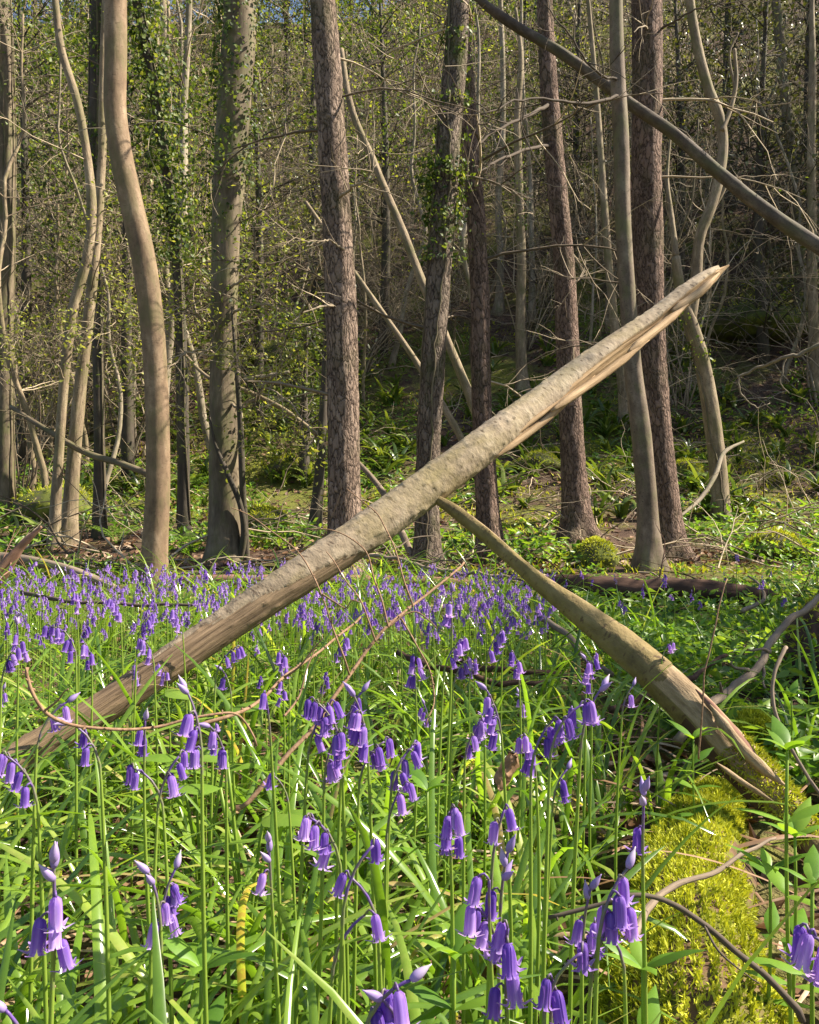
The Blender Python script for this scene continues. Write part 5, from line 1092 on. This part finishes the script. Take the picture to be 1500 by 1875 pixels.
def dense_proto(name, h, w, n, leaf, clusters=46, zlo=.12):
    root = thing(name, 'x', 'tree', (0, 0, -50)); tr = MB(); p = np.stack([.1 * np.sin(np.linspace(0, 4, 14)), 0 * np.arange(14), np.linspace(-.1, h * .95, 14)], -1)
    tube(tr, p, np.linspace(.11, .02, 14), 10)
    cc = []
    for k in range(clusters):
        t = zlo + (1 - zlo) * rng.random(); a = rng.random() * 6.28; rad = w * (.25 + .75 * rng.random()) * (1 - t ** 3 * .75); c = np.array([rad * math.cos(a), rad * math.sin(a), h * t]); cc.append(c)
        grow_twigs(tr, [0, 0, max(.2, c[2] - .5 * rad)], c - [0, 0, c[2] - .5 * rad], np.linalg.norm(c - [0, 0, c[2] - .5 * rad]), .018, 1, 3, 0, .2)
    tr.build('trunk', M['darkbark'], root); cc = np.array(cc); i = rng.integers(0, len(cc), n)
    pos = cc[i] + rng.normal(size=(n, 3)) * np.array([.30, .30, .20]) * (w / 1.6); cr = MB()
    leaf_cards(cr, pos, .035 + .08 * rng.random(n) ** 2, np.tile([0, 0, 1.], (n, 1)), .9, aspect=.6); cr.build('crown', M[leaf], root); return root
DE = [dense_proto('evergreen_tree', 6, 1.5, 5200, 'ivy'), dense_proto('evergreen_tree', 7.5, 1.9, 4600, 'yew', 60), dense_proto('evergreen_tree', 3.2, 1.1, 3000, 'ivy', 30), dense_proto('evergreen_tree', 8, 1.6, 4200, 'ivy', 50, .35), dense_proto('evergreen_tree', 7.5, 2.1, 15000, 'yew', 110, .05), dense_proto('evergreen_tree', 4.0, 1.35, 9000, 'ivy', 60, .1)]
for (px, d, i, sc, lab, grp) in ((235, 12, 3, .9, 'ivy-green evergreen crown between the bowing trunk and olive trunk', None), (330, 14, 0, 1.0, 'dark evergreen bush behind the ivy-smothered leaning trunk', None), (40, 13, 3, 1.0, 'bright evergreen crown in the top left corner', None),
        (470, 14.5, 1, .9, 'evergreen crown right of the olive trunk top', None), (700, 17, 3, 1.0, 'evergreen crown between the tall pine and ivy-wrapped pine', None), (1060, 20, 1, 1.0, 'dark evergreen between right-of-centre pine and kinked pole', None), (960, 21, 0, 1.2, 'dark evergreen high behind the mossy pole', None),
        (1240, 17, 1, 1.0, 'dark evergreen behind the crooked tree fork', None), (1400, 15, 1, 1.0, 'dark evergreen in the upper right corner area', None), (1490, 19, 1, 1.2, 'dark evergreen at the right edge high up', None), (1340, 21, 1, 1.2, 'dark evergreen above the dark slope', None),
        (560, 12.0, 2, .8, 'low holly-like bush left of the tall pine', None), (90, 18, 0, 1.1, 'evergreen behind the left saplings', None), (580, 20, 3, 1.1, 'evergreen crown left of the tall pine top', None), (830, 24, 3, 1.3, 'far evergreen behind the ivy-wrapped pine', None), (1130, 26, 1, 1.4, 'far evergreen behind the kinked pole', None)):
    x = (px - CX) / FPX * d; place(DE, i, (x, d, float(H(x, d)) - .05), rng.random() * 6, sc, lab, grp)
for k, (px, d) in enumerate(((60, 30), (180, 34), (400, 38), (520, 32), (680, 34), (760, 38), (1000, 38), (280, 42), (120, 44), (470, 46), (820, 44), (330, 34), (240, 36), (420, 44), (560, 44), (640, 40), (150, 38))):
    x = (px - CX) / FPX * d; place(DE, (1, 3, 0)[k % 3], (x, d, float(H(x, d)) - .05), rng.random() * 6, 1.3 + .5 * rng.random(), 'far dark evergreen among many near the top of the wooded hillside', 'far evergreens on the hillside')
# unseen evergreens added out of frame to shade the right-hand slope
for (x, y, i, sc) in ((9.4, 13.8, 4, .82), (10.4, 16.0, 4, .95), (11.6, 18.6, 4, 1.1), (12.6, 15.6, 4, 1.3), (13.6, 18.0, 4, 1.5), (12.8, 21.5, 4, 1.4), (9.0, 12.2, 4, .62)):
    place(DE, i, (x, y, float(H(x, y)) - .05), rng.random() * 6, sc, 'unseen dark evergreen added outside the right edge to shade the slope', 'added evergreens beyond the right edge')

for (x, y, i, sc) in ((4.3, 2.75, 5, 1.0), (4.7, 4.3, 5, 1.05)):  # unseen trees added to throw dappled shade on the middle flower field
    place(DE, i, (x, y, float(H(x, y)) - .05), rng.random() * 6, sc, 'unseen ivy-green tree added outside the right edge to throw dappled shade', 'added ivy-green trees beyond the right edge')

# fallen twigs and brush that nobody could count on the bank
mb = MB()
for k in range(380):
    y = 6.2 + 12 * rng.random(); x = (rng.random() * 2 - 1) * .55 * y; z = float(H(x, y)); a = rng.random() * 6.28
    grow_twigs(mb, [x, y, z + .03], [math.cos(a), math.sin(a) * .6, .12 + .35 * rng.random()], .5 + 1.0 * rng.random(), .006 + .006 * rng.random(), 1, 4, .5, .35)
tag(mb.build('fallen_twigs', M['twig']), 'pale fallen twigs and brush littering the bank', 'brushwood', kind='stuff')
